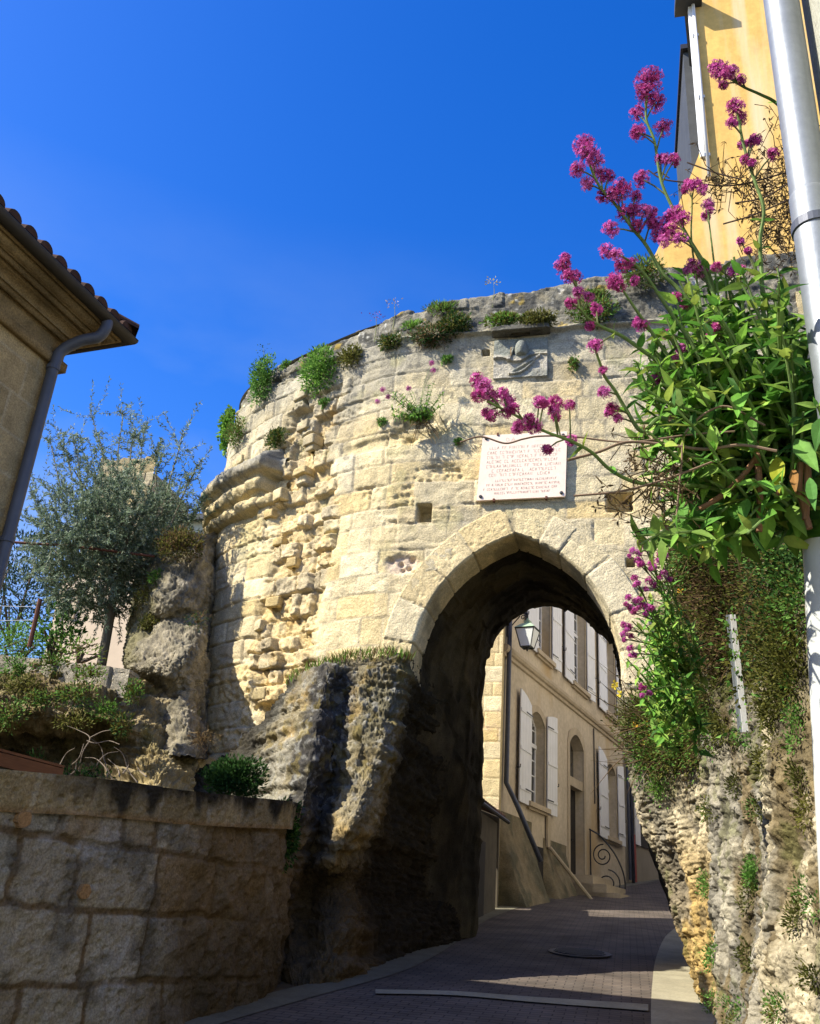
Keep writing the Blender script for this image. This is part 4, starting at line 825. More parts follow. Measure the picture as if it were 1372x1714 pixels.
def shutter(s0,s1,z0,z1,rise=0,side=0,ang=0.):
    """boarded leaf; hinge at the window side, free edge swung ang off the wall"""
    hinge=s1 if side==0 else s0; wd=s1-s0; sg=-1 if side==0 else 1
    ax=dH*sg*math.cos(ang)+nH*math.sin(ang); out=nH*math.cos(ang)-dH*sg*math.sin(ang); base=H(hinge,0,.05)
    mb=MB(); nb=4
    for k in range(nb):
        q0,q1=wd*k/nb+.003,wd*(k+1)/nb-.003
        def tz(q): return z1+(rise*(math.sqrt(max(0,1-((q/wd))**2))-0) if rise and False else (rise*(q/wd)**.0*(1-(1-min(1,q/wd))**2) if rise else 0))
        P=[base+ax*q+np.array([0,0,z])+out*o for o in (0,.03) for q,z in ((q0,z0),(q1,z0),(q1,tz(q1)),(q0,tz(q0)))]; mb.hexa(P)
    for z in (z0+.28,z0+(z1-z0)*.5,z1-.30):
        mb.box(base+ax*.02+out*.030+np.array([0,0,z]),ax*(wd-.04),out*.018,np.array([0,0,.07]))
    o_=mb.build('shutter',M['white'],hs_)
    for z in (z0+.31,z1-.27):
        hb=MB(); hb.box(base-ax*.06+out*.049+np.array([0,0,z]),ax*(wd*.62),out*.008,np.array([0,0,.028])); hb.build('hinge_strap',M['iron'],o_)
    st=MB(); q=base+ax*(wd+.03)+np.array([0,0,z0+.75]); st.tube([q-out*.05,q+out*.05,q+out*.05+np.array([0,0,.07])],.012,6); st.build('catch',M['iron'],o_)
for s0,s1,sd in ((-1.76,-.84,0),(.48,1.16,1),(5.52,6.64,0),(8.02,8.66,1)): shutter(s0,s1,4.33,6.70 if sd==0 else 6.72,.22 if sd==0 else .1,sd,R(2) if sd==0 else R(4))
for s0,s1,sd in ((-1.32,-.34,0),(.88,1.56,1),(1.98,2.98,0),(4.46,5.15,1),(5.74,6.83,0),(8.22,8.88,1)): shutter(s0,s1,8.16,10.8,0,sd,R(2) if sd==0 else R(4))
# door with fanlight, lintel, steps, scroll rail
a,b,c,d,e=OPN[1]
surround(a,b,c,d,e,.2).build('door_surround',M['trim'],hs_)
mb=MB(); mb.box(H(a,5.38,-.32),dH*(b-a),nH*.30,np.array([0,0,.24])); mb.build('lintel',M['trim'],hs_)
mb=MB(); mb.box(H(a,c,-.30),dH*(b-a),nH*.06,np.array([0,0,2.5])); 
for k in (0,1):
    for zz,hh in ((3.1,.8),(4.05,1.15)): mb.box(H(a+.1+k*.68,zz,-.24),dH*.52,nH*.02,np.array([0,0,hh]))
dr=mb.build('door',M['dark'],hs_); mb=MB(); mb.tube([H(a+.75,4.0,-.22),H(a+.75,4.0,-.15),H(a+.83,4.0,-.15)],.014,6); mb.build('handle',M['iron'],dr)
mb=MB(); mb.box(H(a,5.62,-.31),dH*(b-a),nH*.02,np.array([0,0,1.2])); fl=mb.build('fanlight',M['glass'],hs_); mb=MB()
for k in range(7):
    t=math.pi*k/6; mb.tube([H((a+b)/2,5.62,-.27),H((a+b)/2+.62*math.cos(t),5.62+1.0*math.sin(t),-.27)],.013,6)
mb.build('grille',M['iron'],fl)
st_=thing('door_steps','worn stone steps below the dark door of the town house','steps',H(3.4,2.5))
for k,(o,h) in enumerate(((1.35,.22),(1.0,.42),(.65,.62))):
    mb=MB(); zb=2.45+.0*k; mb.box(H(2.45,zb,0.02),dH*(2.2-.1*k),nH*o,np.array([0,0,h])); mb.build('step',M['trim'],st_)
rl=thing('scroll_railing','black wrought iron railing with scroll ends on the door steps','railing',H(4.55,2.6,.5)); mb=MB()
def rp(q,z): return H(4.6,z,q)
mb.tube(bez([rp(.02,4.42),rp(.35,4.22),rp(.75,3.75),rp(.98,3.2),rp(.95,2.75),rp(.55,2.55)],8),.022,8); mb.build('hand_rail',M['iron'],rl)
for cq,cz,r0,s in ((.40,3.72,.30,1),(.52,2.98,.38,-1)):
    mb=MB(); mb.tube([rp(cq+r0*(1-.8*t)*math.cos(1.5+s*t*11),cz+r0*(1-.8*t)*math.sin(1.5+s*t*11)) for t in np.linspace(0,1,46)],.018,7); mb.build('scroll',M['iron'],rl)
mb=MB(); mb.tube([rp(.05,2.5),rp(.05,4.42)],.02,8); mb.build('post',M['iron'],rl)
# battered plinths at the foot of the wall, cellar door, drain channel
def butt(s0,s1,ztop,out,nm,seed):
    nu,nv=50,50; U,B=np.meshgrid(np.linspace(s0,s1,nu),np.linspace(0,1,nv)); u,b=U.ravel(),B.ravel(); z=1.9+(ztop-1.9)*b; n=out*(1-b)**1.5*np.minimum(1,np.minimum((u-s0)/.12+.0,(s1-u)/.12+.0)).clip(0,1)+.01
    V=np.array([H(a,c,d) for a,c,d in zip(u,z,n)]); f=fbm(V*3,4,seed); V=V+nH*(.05*f*(n>.03))[:,None]; c=lerp(np.array([.22,.18,.11]),np.array([.12,.11,.07]),sst(-.2,.4,f)); mk(nm,V,gridfaces(nv,nu),M['rock'],hs_,c,smooth=True)
butt(-2.75,-.55,4.0,.65,'battered_plinth',701); butt(.35,2.35,3.75,.6,'battered_plinth',702)
mb=MB(); mb.box(H(-.5,2.2,.02),dH*.75,nH*.03,np.array([0,0,1.3])); mb.build('cellar_door',M['dark'],hs_)
mb=MB(); mb.box(H(.5,3.55,.03),dH*.22,nH*.05,np.array([0,0,.75])); mb.tube([H(.61,3.55,.10),H(1.0,3.0,.5),H(1.5,2.45,.88)],.05,8); mb.build('drain_channel',M['trim'],hs_)
for px0,py0,px1,py1,r in ((846,1095,843,1300,.055),(1049,1240,1051,1478,.05)):
    mb=MB(); s0,z0=hp(px0,py0); s1,z1=hp(px1,py1); mb.tube([H(s0,11.5 if s0<0 else 8.5,.09),H(s0,z0,.09),H(s0,4.6 if s0<0 else z1,.09)]+([H(s0+.05,4.1,.35),H(s0+.15,3.0,.85)] if s0<0 else []),r,10); mb.build('downpipe',M['zinc'],hs_,smooth=True)
mb=MB(); s0,z0=hp(993,1290); mb.tube([H(s0,7.4,.03),H(s0,5.2,.03)],.018,6); mb.build('cable',M['iron'],hs_)
# sunlit neighbour wall facing us
def litwall():
    nw=thing('sunlit_wall','bright sunlit stone house wall glimpsed at the left edge of the arch','wall',(-3.6,20.35,2))
    nu,nz=110,330; X,Z=np.meshgrid(np.linspace(-4.6,-2.66,nu),np.linspace(1.5,8.6,nz)); x,z=X.ravel(),Z.ravel(); P=np.stack([x,x*0+20.4,z],1); j,rnd,d=masonry(x,z,(1.4,9),(.3,.42),(.5,.9),641,jw=.01); n2=fbm(P*3,4,642)
    P[:,1]-=-.012*(1-j)+.012*n2; c=blockcol(rnd,len(x))*1.1; c=lerp(c,np.array([.5,.36,.26]),sst(.1,.4,n2)*.5); mk('masonry',P,gridfaces(nz,nu),M['stone'],nw,np.clip(c,0,1))
    mb=MB(); mb.box((-8,20.43,1),(5.33,0,0),(0,3,0),(0,0,8.5),CREAM); mb.build('wall_core',M['stone'],nw)
litwall()
# lean-to shed by the passage
M['shade_plaster']=mat('shade-darkened plaster',(.10,.085,.06),.95,var=.2,vscale=3)  # plaster darkened to paint in the gateway's shadow on the shed
sh=thing('lean_to_shed','small dark tiled lean-to shed tucked between the gateway and the town house','shed',(-2.7,18,2))
e0,e1=A(786,1328,16.2),A(846,1372,20.2); dS=e1-e0; mb=MB(); up=np.array([-1.6,0,.55]); mb.add([e0,e1,e1+up,e0+up],[(0,1,2,3)])
for k in range(18):
    q=e0+dS*(k+.5)/18; V=[];n=7
    for h in (0,.5,1):
        for t in np.linspace(0,math.pi,n): V.append(q+up*h+dS/np.linalg.norm(dS)*.1*math.cos(t)+np.array([0,0,.09*math.sin(t)]))
    mb.add(V,[(i*n+a_,i*n+a_+1,(i+1)*n+a_+1,(i+1)*n+a_) for i in range(2) for a_ in range(n-1)]+[tuple(range(n))])
mb.build('roof',M['tile'],sh); mb=MB(); mb.tube([e0+np.array([.06,0,-.05]),e1+np.array([.06,0,-.05])],.04,8); mb.build('gutter',M['iron'],sh)
mb=MB(); b0=e0+np.array([-.12,-.4,-3]); mb.box(b0,dS*np.array([1,1,0]),np.array([-.2,0,0]),np.array([0,0,2.9])); mb.build('wall',M['shade_plaster'],sh); mb=MB(); mb.box((-4.4,20.22,1.4),(1.78,0,0),(0,.14,0),(0,0,2.55)); mb.build('end_wall',M['shade_plaster'],sh)  # end wall added to cover the sunlit strip behind the shed
mb=MB(); mb.box(b0+dS*.35*np.array([1,1,0])+np.array([.02,0,.4]),dS*.3*np.array([1,1,0]),np.array([-.05,0,0]),np.array([0,0,2.0])); mb.build('door',M['dark'],sh)
for t in (.3,.5):
    mb=MB(); q=e0+dS*t; mb.tube([q+np.array([-.25,0,-.05]),q+np.array([-.25,0,-2.0])],.04,8); mb.build('downpipe',M['zinc'],sh)
# next house up the street and the end of the lane
nx_=thing('grey_house','plain grey-beige house beyond the town house with grey downpipes','house',H(12,3.5))
az2=R(15.5); d2=np.array([math.sin(az2),math.cos(az2),0]); n2_=np.array([d2[1],-d2[0],0]); Q0=H(9.22,0,-.12)
mb=MB(); mb.box(Q0+np.array([0,0,1.5]),d2*16,-n2_*6,np.array([0,0,8.5])); mb.build('wall',mat('grey plaster',(.30,.26,.19),.95,var=.2,vscale=.8,streak=((.13,.12,.10),(.8,.8,.25),.55)),nx_)
for s,z0,z1 in ((2.2,4.6,6.4),(2.2,7.4,9.0),(6,5,6.8)):
    w2=MB(); w2.box(Q0+d2*s+n2_*.02+np.array([0,0,z0]),d2*1.0,n2_*.02,np.array([0,0,z1-z0])); wf=w2.build('window',M['dark'],nx_)
    for k in (-.75,1.1):
        w2=MB(); w2.box(Q0+d2*(s+k)+n2_*.03+np.array([0,0,z0]),d2*.62,n2_*.04,np.array([0,0,z1-z0])); w2.build('shutter',M['white'],wf)
mb=MB(); mb.tube([Q0+d2*.5+n2_*.1+np.array([0,0,9]),Q0+d2*.5+n2_*.1+np.array([0,0,3.4])],.05,8); mb.build('downpipe',M['zinc'],nx_)
mb=MB(); mb.box(Q0+d2*1.0+n2_*.02+np.array([0,0,2.5]),d2*.5,n2_*.03,np.array([0,0,2.4])); mb.build('red_door',mat('faded red paint',(.30,.06,.05),.7),nx_)
ew=thing('end_house','dim stone house closing the far end of the lane','house',(4,46,4)); mb=MB(); mb.box((-3,47,2),(16,0,0),(0,5,0),(0,0,8)); mb.build('wall',M['plaster'],ew); mb=MB(); mb.box((2.2,46.98,4.4),(1,0,0),(0,-.05,0),(0,0,2.1)); mb.build('door',M['dark'],ew)
es=thing('lane_steps','dark stone steps at the far end of the lane','steps',A(1095,1478,37))
q=A(1078,1478,37)
for k in range(3):
    mb=MB(); mb.box(q+np.array([0,.5*k,-.1]),(2.4,0,0),(0,.5,0),(0,0,.45*(k+1)*.8)); mb.build('step',M['trim'],es)
# pink geranium on the far house
# ================================================================ STREET LANTERN
ln=thing('street_lantern','old four-sided street lantern with green top hanging from a wrought bracket','street lamp',H(-2.6,7.6,.05))
def lantern():
    c=H(-2.52,0,.50)
    zt=A(880,1040,c[1])[2]; zb=A(880,1088,c[1])[2]; arm=A(880,1027,c[1])[2]; h=zt-zb; X=dH; Yv=nH
    mb=MB(); w0=H(-2.55,arm,.0); mb.tube([w0,H(-2.55,arm+.02,.3),c+np.array([0,0,arm])],.022,8); mb.tube(bez([H(-2.55,arm-.45,.0),H(-2.55,arm-.30,.10),H(-2.55,arm-.06,.32)],6),.014,6)
    mb.tube([c+np.array([0,0,arm]),c+np.array([0,0,arm-.16])],.018,8)
    mb.tube([H(-2.55,arm-.10,.40)+nH*(.07*math.cos(t)*(1-t/9))+np.array([0,0,.07*math.sin(t)*(1-t/9)]) for t in np.linspace(0,7,24)],.011,6); mb.tube([H(-2.55,arm-.55,.012),H(-2.55,arm+.12,.012)],.03,6); mb.build('bracket',M['iron'],ln)
    def ringq(r,z): return [c+X*a*r+Yv*b*r+np.array([0,0,z]) for a,b in ((-1,-1),(1,-1),(1,1),(-1,1))]
    fr=MB(); g=MB(); r0,r1=.125,.225; zg0,zg1=zb+.06,zb+h*.70
    A0,A1=ringq(r0,zg0),ringq(r1,zg1)
    for k in range(4): fr.tube([A0[k],A1[k]],.014,6); fr.tube([A0[k],A0[(k+1)%4]],.014,6); fr.tube([A1[k],A1[(k+1)%4]],.018,6)
    fr.tube([c+np.array([0,0,zb-.03]),c+np.array([0,0,zg0])],[.012,.05],8); f=fr.build('lantern_frame',M['iron'],ln)
    for k in range(4):
        g=MB(); g.add([A0[k],A0[(k+1)%4],A1[(k+1)%4],A1[k]],[(0,1,2,3)]); g.build('pane',M['pane'],f)
    rf=MB(); B1=ringq(.25,zg1+.01); B2=ringq(.10,zg1+h*.20); B3=ringq(.06,zg1+h*.22); B4=ringq(.075,zg1+h*.30); V=B1+B2+B3+B4
    rf.add(V,[(4*i+k,4*i+(k+1)%4,4*i+4+(k+1)%4,4*i+4+k) for i in range(3) for k in range(4)]+[(12,13,14,15),(3,2,1,0)]); rf.tube([c+np.array([0,0,zg1+h*.30]),c+np.array([0,0,arm-.12])],.03,8); rf.build('lantern_roof',M['copper'],ln)
lantern()
# ================================================================ HOUSES ABOVE THE RIGHT ROCK
yh=thing('ochre_house','tall ochre rendered house rising behind the right end of the gateway','house',(3,11.4,8))
YO=11.66; oc=[A(px_,py_,YO) for px_,py_ in ((1086,446),(1100,418),(1122,370),(1146,318),(1166,268),(1171,255),(1147,-40))]; zt_=oc[-1][2]
out=[(p[0],p[2]) for p in oc]+[(7.4,zt_),(7.4,10.35),(oc[0][0]-.05,10.35)]; n=len(out); mb=MB()
def sk(x,y): return x+(y-YO)*.135
V=[(x,YO,z) for x,z in out]+[(sk(x,YO+.5),YO+.5,z) for x,z in out]; mb.add(V,[tuple(range(n)),tuple(range(2*n-1,n-1,-1))]+[((i+1)%n,i,n+i,n+(i+1)%n) for i in range(n)]); mb.build('wall',M['ochre'],yh)
mb=MB(); xa=oc[-1][0]+.02; q=lambda x,y,z: (sk(x,y),y,z); mb.hexa([q(xa,YO+.5,3),q(7.3,YO+.5,3),q(7.3,40,3),q(xa,40,3),q(xa,YO+.5,zt_),q(7.3,YO+.5,zt_),q(7.3,40,zt_),q(xa,40,zt_)]); mb.build('unseen_opposite_house',mat('pale bounce render',(.50,.47,.41),.9,var=.1),yh)  # unseen opposite house, added to bounce light and screen sky off the town house
mb=MB(); x0=oc[-1][0]; mb.hexa([(x0-.12,11.4,zt_),(9,11.4,zt_),(14,40.4,zt_),(x0+3.8,40.4,zt_),(x0-.12,11.4,zt_+.2),(9,11.4,zt_+.2),(14,40.4,zt_+.2),(x0+3.8,40.4,zt_+.2)]); mb.build('roof',M['slate'],yh)
mb=MB(); e=A(1130,2,11.5); mb.box((e[0],11.3,e[2]-.03),(.45,0,0),(0,.5,0),(0,0,.14)); mb.build('eave_end',M['slate'],yh)
mb=MB(); q0,q1=A(1156,-30,11.60),A(1187,296,11.60); mb.tube([q0,q1],.03,10); 
pp=mb.build('thin_pipe',M['white'],yh,smooth=True)
for t in (.3,.62,.9):
    mb=MB(); q=q0*(1-t)+q1*t; mb.box(q-np.array([.045,.02,.03]),(.09,0,0),(0,.1,0),(0,0,.06)); mb.build('clip',M['galv'],pp)
mb=MB(); q0,q1=A(1147,-40,11.62),A(1172,262,11.62); mb.hexa([q1,q1+np.array([.07,0,0]),q1+np.array([.07,.1,0]),q1+np.array([0,.1,0]),q0,q0+np.array([.07,0,0]),q0+np.array([.07,.1,0]),q0+np.array([0,.1,0])]); mb.build('corner_trim',M['white'],yh)
bk=thing('shaded_house','narrow shaded house wall showing behind the edge of the ochre house','house',(1.7,14,8)); mb=MB(); q=A(1143,88,13.6); q2=A(1165,262,13.6); mb.box((q[0],13.6,8),(2.5,0,0),(0,3,0),(0,0,q[2]-8)); mb.build('wall',M['slate'],bk); mb=MB(); mb.box((q[0]-.05,13.5,q[2]),(2.6,0,0),(0,3.2,0),(0,0,.12)); mb.build('roof_edge',M['iron'],bk)  # wall coloured slate-dark to look shaded, though the sun reaches it
# near grey house wall and the big drainpipe
PB=atD(1377,480,2.2); PX,PY=PB[0],PB[1]
gh=thing('grey_rendered_house','speckled grey rendered house wall at the right edge of the street','house',(PX+.2,1.5,2.5))
mb=MB(); mb.box((PX+.075,-16,2.62),(3,0,0),(0,PY+16.06,0),(0,0,9)); mb.build('wall',M['grey'],gh)
mb=MB(); mb.box((PX+.085,-16,-2),(3,0,0),(0,PY+16.0,0),(0,0,4.61)); mb.build('foundation',M['grey'],gh)
dpp=thing('drainpipe','thick galvanised metal drainpipe with a clamp in front of the grey wall','drainpipe',(PX,PY,2.5)); RP=.051
zc=lambda py: atD(1377,py,2.2)[2]
mb=MB(); mb.tube([(PX,PY,10),(PX,PY,zc(322))],RP,28,cap=False); mb.build('upper_section',M['galv'],dpp,smooth=True)
mb=MB(); mb.tube([(PX,PY,zc(322)+.001),(PX,PY,zc(322)-.006),(PX,PY,zc(330)),(PX,PY,2.75)],[RP,RP*1.07,RP*1.07,RP*1.05],28,cap=False); mb.build('lower_section',M['galv'],dpp,smooth=True)
mb=MB(); z=zc(385); mb.tube([(PX,PY,z),(PX,PY,z+.026)],RP*1.16,28); mb.box((PX+.06,PY-.02,z),(.06,0,0),(0,.03,0),(0,0,.022)); mb.build('clamp',M['zinc'],dpp)
wp=MB(); q0=atD(1374,930,2.45); q1=atD(1401,1400,2.45); wp.tube([q0+(q0-q1)*.05,q1,q1+(q1-q0)*.9],.044,24,cap=False); tag(wp.build('white_pipe',mat('white plastic pipe',(.50,.52,.50),.45,var=.12,vscale=6),smooth=True),'white plastic downpipe at the right picture edge below the leaves','pipe')
# ================================================================ VEGETATION
class Leaves:
    """many small folded leaves collected into one mesh"""
    def __init__(s): s.V=[];s.C=[];s.n=0
    def add(s,P,D,L_,W_,col,rng=RNG,jit=.25):
        P=np.asarray(P,float); n=len(P); D=D/(np.linalg.norm(D,axis=1,keepdims=True)+1e-9); r=rng.normal(size=(n,3)); S=np.cross(D,r); S/=np.linalg.norm(S,axis=1,keepdims=True)+1e-9; N=np.cross(S,D)
        L_=np.asarray(L_)*(1+jit*rng.uniform(-1,1,n)); W_=np.asarray(W_)*(1+jit*rng.uniform(-1,1,n)); L_=L_[:,None];W_=W_[:,None]
        mid=P+D*L_*.45+N*W_*.12
        s.V.append(np.stack([P,mid+S*W_*.5+N*W_*.15,P+D*L_-N*W_*.2,mid-S*W_*.5+N*W_*.15],1).reshape(-1,3)); col=np.broadcast_to(col,(n,3)); s.C.append(np.repeat(col,4,0)); s.n+=n
    def build(s,name,m,parent=None,base=None):
        V=np.concatenate(s.V); F=np.arange(len(V)).reshape(-1,4); return mk(name,V,F,m,parent,np.clip(np.concatenate(s.C),0,1),base=base)
def mixcol(cols,n,rng=RNG,v=.25):
    cols=np.array(cols); k=rng.integers(0,len(cols),n); return cols[k]*(1+v*rng.uniform(-1,1,(n,1)))
GRN=[(.11,.24,.045),(.075,.18,.03),(.15,.29,.06)]; OLV=[(.13,.14,.03),(.10,.11,.025),(.17,.16,.04)]; DRY=[(.17,.11,.05),(.12,.08,.04),(.21,.15,.07)]; DKG=[(.035,.09,.02),(.025,.065,.015),(.05,.12,.03)]; BRI=[(.17,.34,.05),(.12,.27,.04),(.22,.38,.07)]
def frame(n):
    n=np.array(n,float); n/=np.linalg.norm(n); t=np.cross([0,0,1.],n); t/=np.linalg.norm(t)+1e-9; return n,t,np.cross(n,t)
def tuftpts(c,nr,r,n,rng):
    """points through a cushion; nr out of the wall; r=(along,out,up)"""
    N,T,U=frame(nr); p=rng.normal(size=(n,3)); p/=np.linalg.norm(p,axis=1,keepdims=True); p*=(rng.random((n,1))**.45); 
    q=p.copy(); p[:,1]=np.abs(p[:,1]); lump=1+.35*vn(q*2.2+rng.uniform(0,50),3)[:,None]; p=p*lump
    return c+p[:,0:1]*T*r[0]+p[:,1:2]*N*r[1]+p[:,2:3]*U*r[2], p[:,0:1]*T+p[:,1:2]*N+p[:,2:3]*U
def plant(name,label,cat,c,nr,r,n,L_,W_,cols,group=None,up=.5,seed=0,stems=8,flowers=None,parent=None,hang=0):
    rng=np.random.default_rng(seed+11); root=parent or thing(name,label,cat,c,group); lv=Leaves(); P,D=tuftpts(np.array(c),nr,r,n,rng); D=D+np.array([0,0,up])+rng.normal(size=D.shape)*.45
    lv.add(P,D,L_,W_,mixcol(cols,n,rng),rng); lv.build('foliage',M['leaf'],root)
    if stems:
        mb=MB(); N,T,U=frame(nr)
        for k in range(stems):
            e=np.array(c)+T*r[0]*rng.uniform(-.8,.8)+N*r[1]*rng.uniform(.2,.8)+np.array([0,0,r[2]*rng.uniform(-.3 if not hang else -1.2,.8)]); m=(np.array(c)+e)/2+rng.normal(size=3)*.03
            mb.tube([np.array(c)-N*.05,m,e],[.008,.006,.003],5,DRY[k%3])
        mb.build('stems',M['twig'],root)
    return root
GG='cushion plants on the gateway wall'
WALLP=[ # px,py,(rx,ry px),n,L,W,cols,label,up
 (446,638,(28,46),900,.05,.022,GRN,'dark green bush on the parapet above the left drum',.3),
 (540,622,(36,42),1100,.05,.022,GRN+BRI,'largest green bush below the parapet at the drum shoulder',.3),
 (590,600,(24,18),350,.05,.018,OLV,'olive green tuft beside the largest parapet bush',.3),
 (402,728,(26,24),500,.045,.016,OLV+GRN,'low tuft growing on top of the roll cornice',.6),
 (466,736,(24,18),400,.045,.018,OLV+DKG,'small dark tuft at the broken end of the cornice',.5),
 (480,612,(12,6),100,.04,.018,GRN,'tiny green tuft between the two parapet bushes',.5),
 (655,575,(22,14),320,.05,.018,DKG+OLV,'thin dark tuft hanging from the parapet ledge',.1),
 (722,566,(36,22),650,.06,.013,DRY+DKG,'withered brown tuft under the parapet ledge',-.2),
 (762,549,(30,22),650,.05,.018,OLV+DKG,'dark green cushion on the ledge beside the withered tuft',.3),
 (848,544,(34,13),650,.045,.018,OLV+BRI,'yellow green moss cushion over the carved panel',.4),
 (902,546,(32,18),800,.045,.016,OLV,'olive moss cushion at the right of the shadow slab',.1),
 (990,528,(42,24),800,.045,.017,OLV+GRN,'broad mossy cushion right of the carved panel',.1),
 (994,500,(22,14),350,.045,.017,GRN+OLV,'green tuft just above the broad mossy cushion',.4),
 (1075,462,(34,28),800,.05,.018,GRN+OLV,'leafy tuft where the gateway top meets the ochre house',.4),
 (545,676,(10,7),90,.04,.018,GRN,'tiny sprig beneath the drum shoulder bush',.4),
 (640,708,(8,6),60,.04,.018,GRN,'tiny sprig left of the hanging valerian',.4),
 (960,612,(8,13),110,.04,.018,GRN+OLV,'small paired sprig right of the carved panel',.4),
 (768,741,(7,5),60,.035,.018,GRN,'tiny sprig left of the marble plaque',.4),
 (748,604,(9,7),80,.04,.02,GRN,'small sprig below the withered tuft',.4),
 (740,520,(26,12),260,.07,.012,BRI+OLV,'grassy tuft on the parapet top left of the moss',.9),
 (690,548,(18,8),140,.06,.012,BRI,'sparse grass on the parapet near its middle',.9),
]
for i,(px,py,(rx,ry),n,L_,W_,cols,lab,up) in enumerate(WALLP):
    q,nr,_=onwall(px,py,.10 if 'slab' in lab or 'carved panel' in lab and 'over' in lab else .02); sc=np.linalg.norm(q-CAM)/F_
    plant('cushion_plant',lab,'wall plant',q,nr,(rx*sc,.9*min(rx,ry)*sc,ry*sc),int(n*1.9),L_*1.15,W_*1.15,cols,GG,up,i)
q=atY(385,720,14.0); plant('ivy_plant','bright ivy climbing the left edge of the drum above the cornice','ivy',q,(-.8,-.6,0),(.17,.16,.46),900,.075,.06,BRI,None,.0,77)
# grass along the ledge where masonry meets rock
lv=Leaves(); rng=np.random.default_rng(5); Pg=[];Dg=[]
for k in range(620):
    t=rng.random(); px=478+212*t; py=np.interp(px,[478,520,570,640,690],[1140,1118,1100,1092,1098])+rng.normal()*4; Y=np.interp(px,[478,545,688],[11.75,11.25,11.22])+rng.uniform(-.15,.12); Pg.append(A(px,py+6,Y)); Dg.append([rng.normal()*.4,-.3+rng.normal()*.3,1])
lv.add(Pg,np.array(Dg),.13,.012,mixcol(BRI+OLV+DRY,len(Pg),rng),rng); 
gt=lv.build('ledge_grass',M['leaf']); tag(gt,'short grass growing along the ledge at the foot of the gateway masonry','grass',kind='stuff')
for px,py,Y,rx,ry,n,cols,lab,cat,up in (
 (392,1306,10.2,46,34,4200,DKG,'round dark green bush above the end of the curved wall','bush',.4),
 (474,1398,9.3,24,50,2200,DKG+GRN[:1],'dark ivy clump hanging at the end of the curved wall','ivy',-.2),
 (302,914,12.3,40,28,2600,OLV+DRY,'brownish heather bush on top of the rock outcrop','bush',.7),
 (266,968,12.5,18,13,350,BRI+GRN,'bright moss patch high on the left edge of the outcrop','moss',.2),
 (252,1000,12.6,24,26,600,OLV,'olive moss patch below the bright one on the outcrop','moss',.1),
 (250,1045,12.4,18,14,400,OLV,'moss patch at the overhang of the outcrop','moss',.1),
 (330,1040,12.0,20,18,350,DRY+DKG,'wiry dry tuft in the cleft beside the drum','dry tuft',-.3),
 (340,1238,11.2,26,16,400,DRY,'dead dry tuft hanging on the rock below the drum','dry tuft',-.6),
 (222,1160,11.0,20,20,350,OLV+GRN,'green clump on the cliff under the right end of the terrace wall','cliff plant',.3),
 (90,1112,10.9,28,16,380,OLV+GRN,'grassy clump hanging over the middle of the terrace wall','cliff plant',.3),
 (30,1118,10.8,26,18,320,GRN,'leafy clump hanging over the left of the terrace wall','cliff plant',.3),
 (130,1165,10.7,34,22,420,OLV+GRN,'mossy green clump on the cliff face below the terrace','cliff plant',.0),
 (40,1150,10.6,40,18,420,OLV,'low olive clump on the left part of the cliff','cliff plant',.0),
 (175,1190,10.8,26,16,260,GRN+BRI,'fresh green plant on the lip of the dark hollow','cliff plant',.2),
 (120,1210,10.5,30,12,220,OLV,'thin mossy clump above the dark hollow','cliff plant',.1),
 (70,1172,10.5,36,16,380,OLV+GRN,'mossy fringe hanging in the middle of the left cliff','cliff plant',-.2),
 (15,1200,10.4,26,26,380,GRN+OLV,'leafy green clump low at the left end of the cliff','cliff plant',.1),
 (205,1215,10.8,18,22,260,DKG+OLV,'dark tuft at the right end of the rock hollow','cliff plant',.0),
 (150,1128,11.0,30,14,340,OLV+BRI,'low mossy strip just under the terrace wall blocks','cliff plant',.1),
 (140,1300,9.9,44,18,260,GRN+DKG,'weedy plant behind the coping of the curved wall','weed',.6),
 (60,1282,9.7,16,26,120,GRN+DKG,'upright weed at the left behind the timber board','weed',.8)):
    q=A(px,py,Y); sc=np.linalg.norm(q-CAM)/F_; plant(cat.replace(' ','_'),lab,cat,q,(.25,-1,.1),(rx*sc,.8*min(rx,ry)*sc,ry*sc),n,.05,.02 if 'dry' not in cat else .008,cols,None,up,px,6)
# bleached dead branches in the hollow
mb=MB(); rng=np.random.default_rng(9)
for path in ([(130,1300),(138,1260),(150,1235),(130,1222),(112,1215)],[(190,1310),(175,1275),(168,1250),(150,1235)],[(150,1235),(170,1225),(185,1222)],[(200,1300),(196,1285),(180,1270)],[(120,1280),(132,1268),(140,1245)],[(205,1295),(215,1280),(212,1265)],[(110,1300),(125,1290),(128,1270)],[(230,1310),(215,1290),(205,1262),(190,1250)],[(160,1305),(162,1280),(178,1262),(198,1258)],[(95,1290),(110,1262),(125,1252)],[(145,1240),(160,1244),(182,1240),(200,1246)],[(180,1300),(176,1285),(160,1270),(142,1268)],[(245,1300),(232,1288),(226,1270)]):
    mb.tube(bez([A(x,y,10.3+rng.uniform(-.15,.15)) for x,y in path],5),list(np.linspace(.008,.003,5*(len(path)-1)+1)),6,(.22,.18,.14))
tag(mb.build('dead_branches',M['twig']),'bleached dead branches lying in the dark rock hollow','branches')
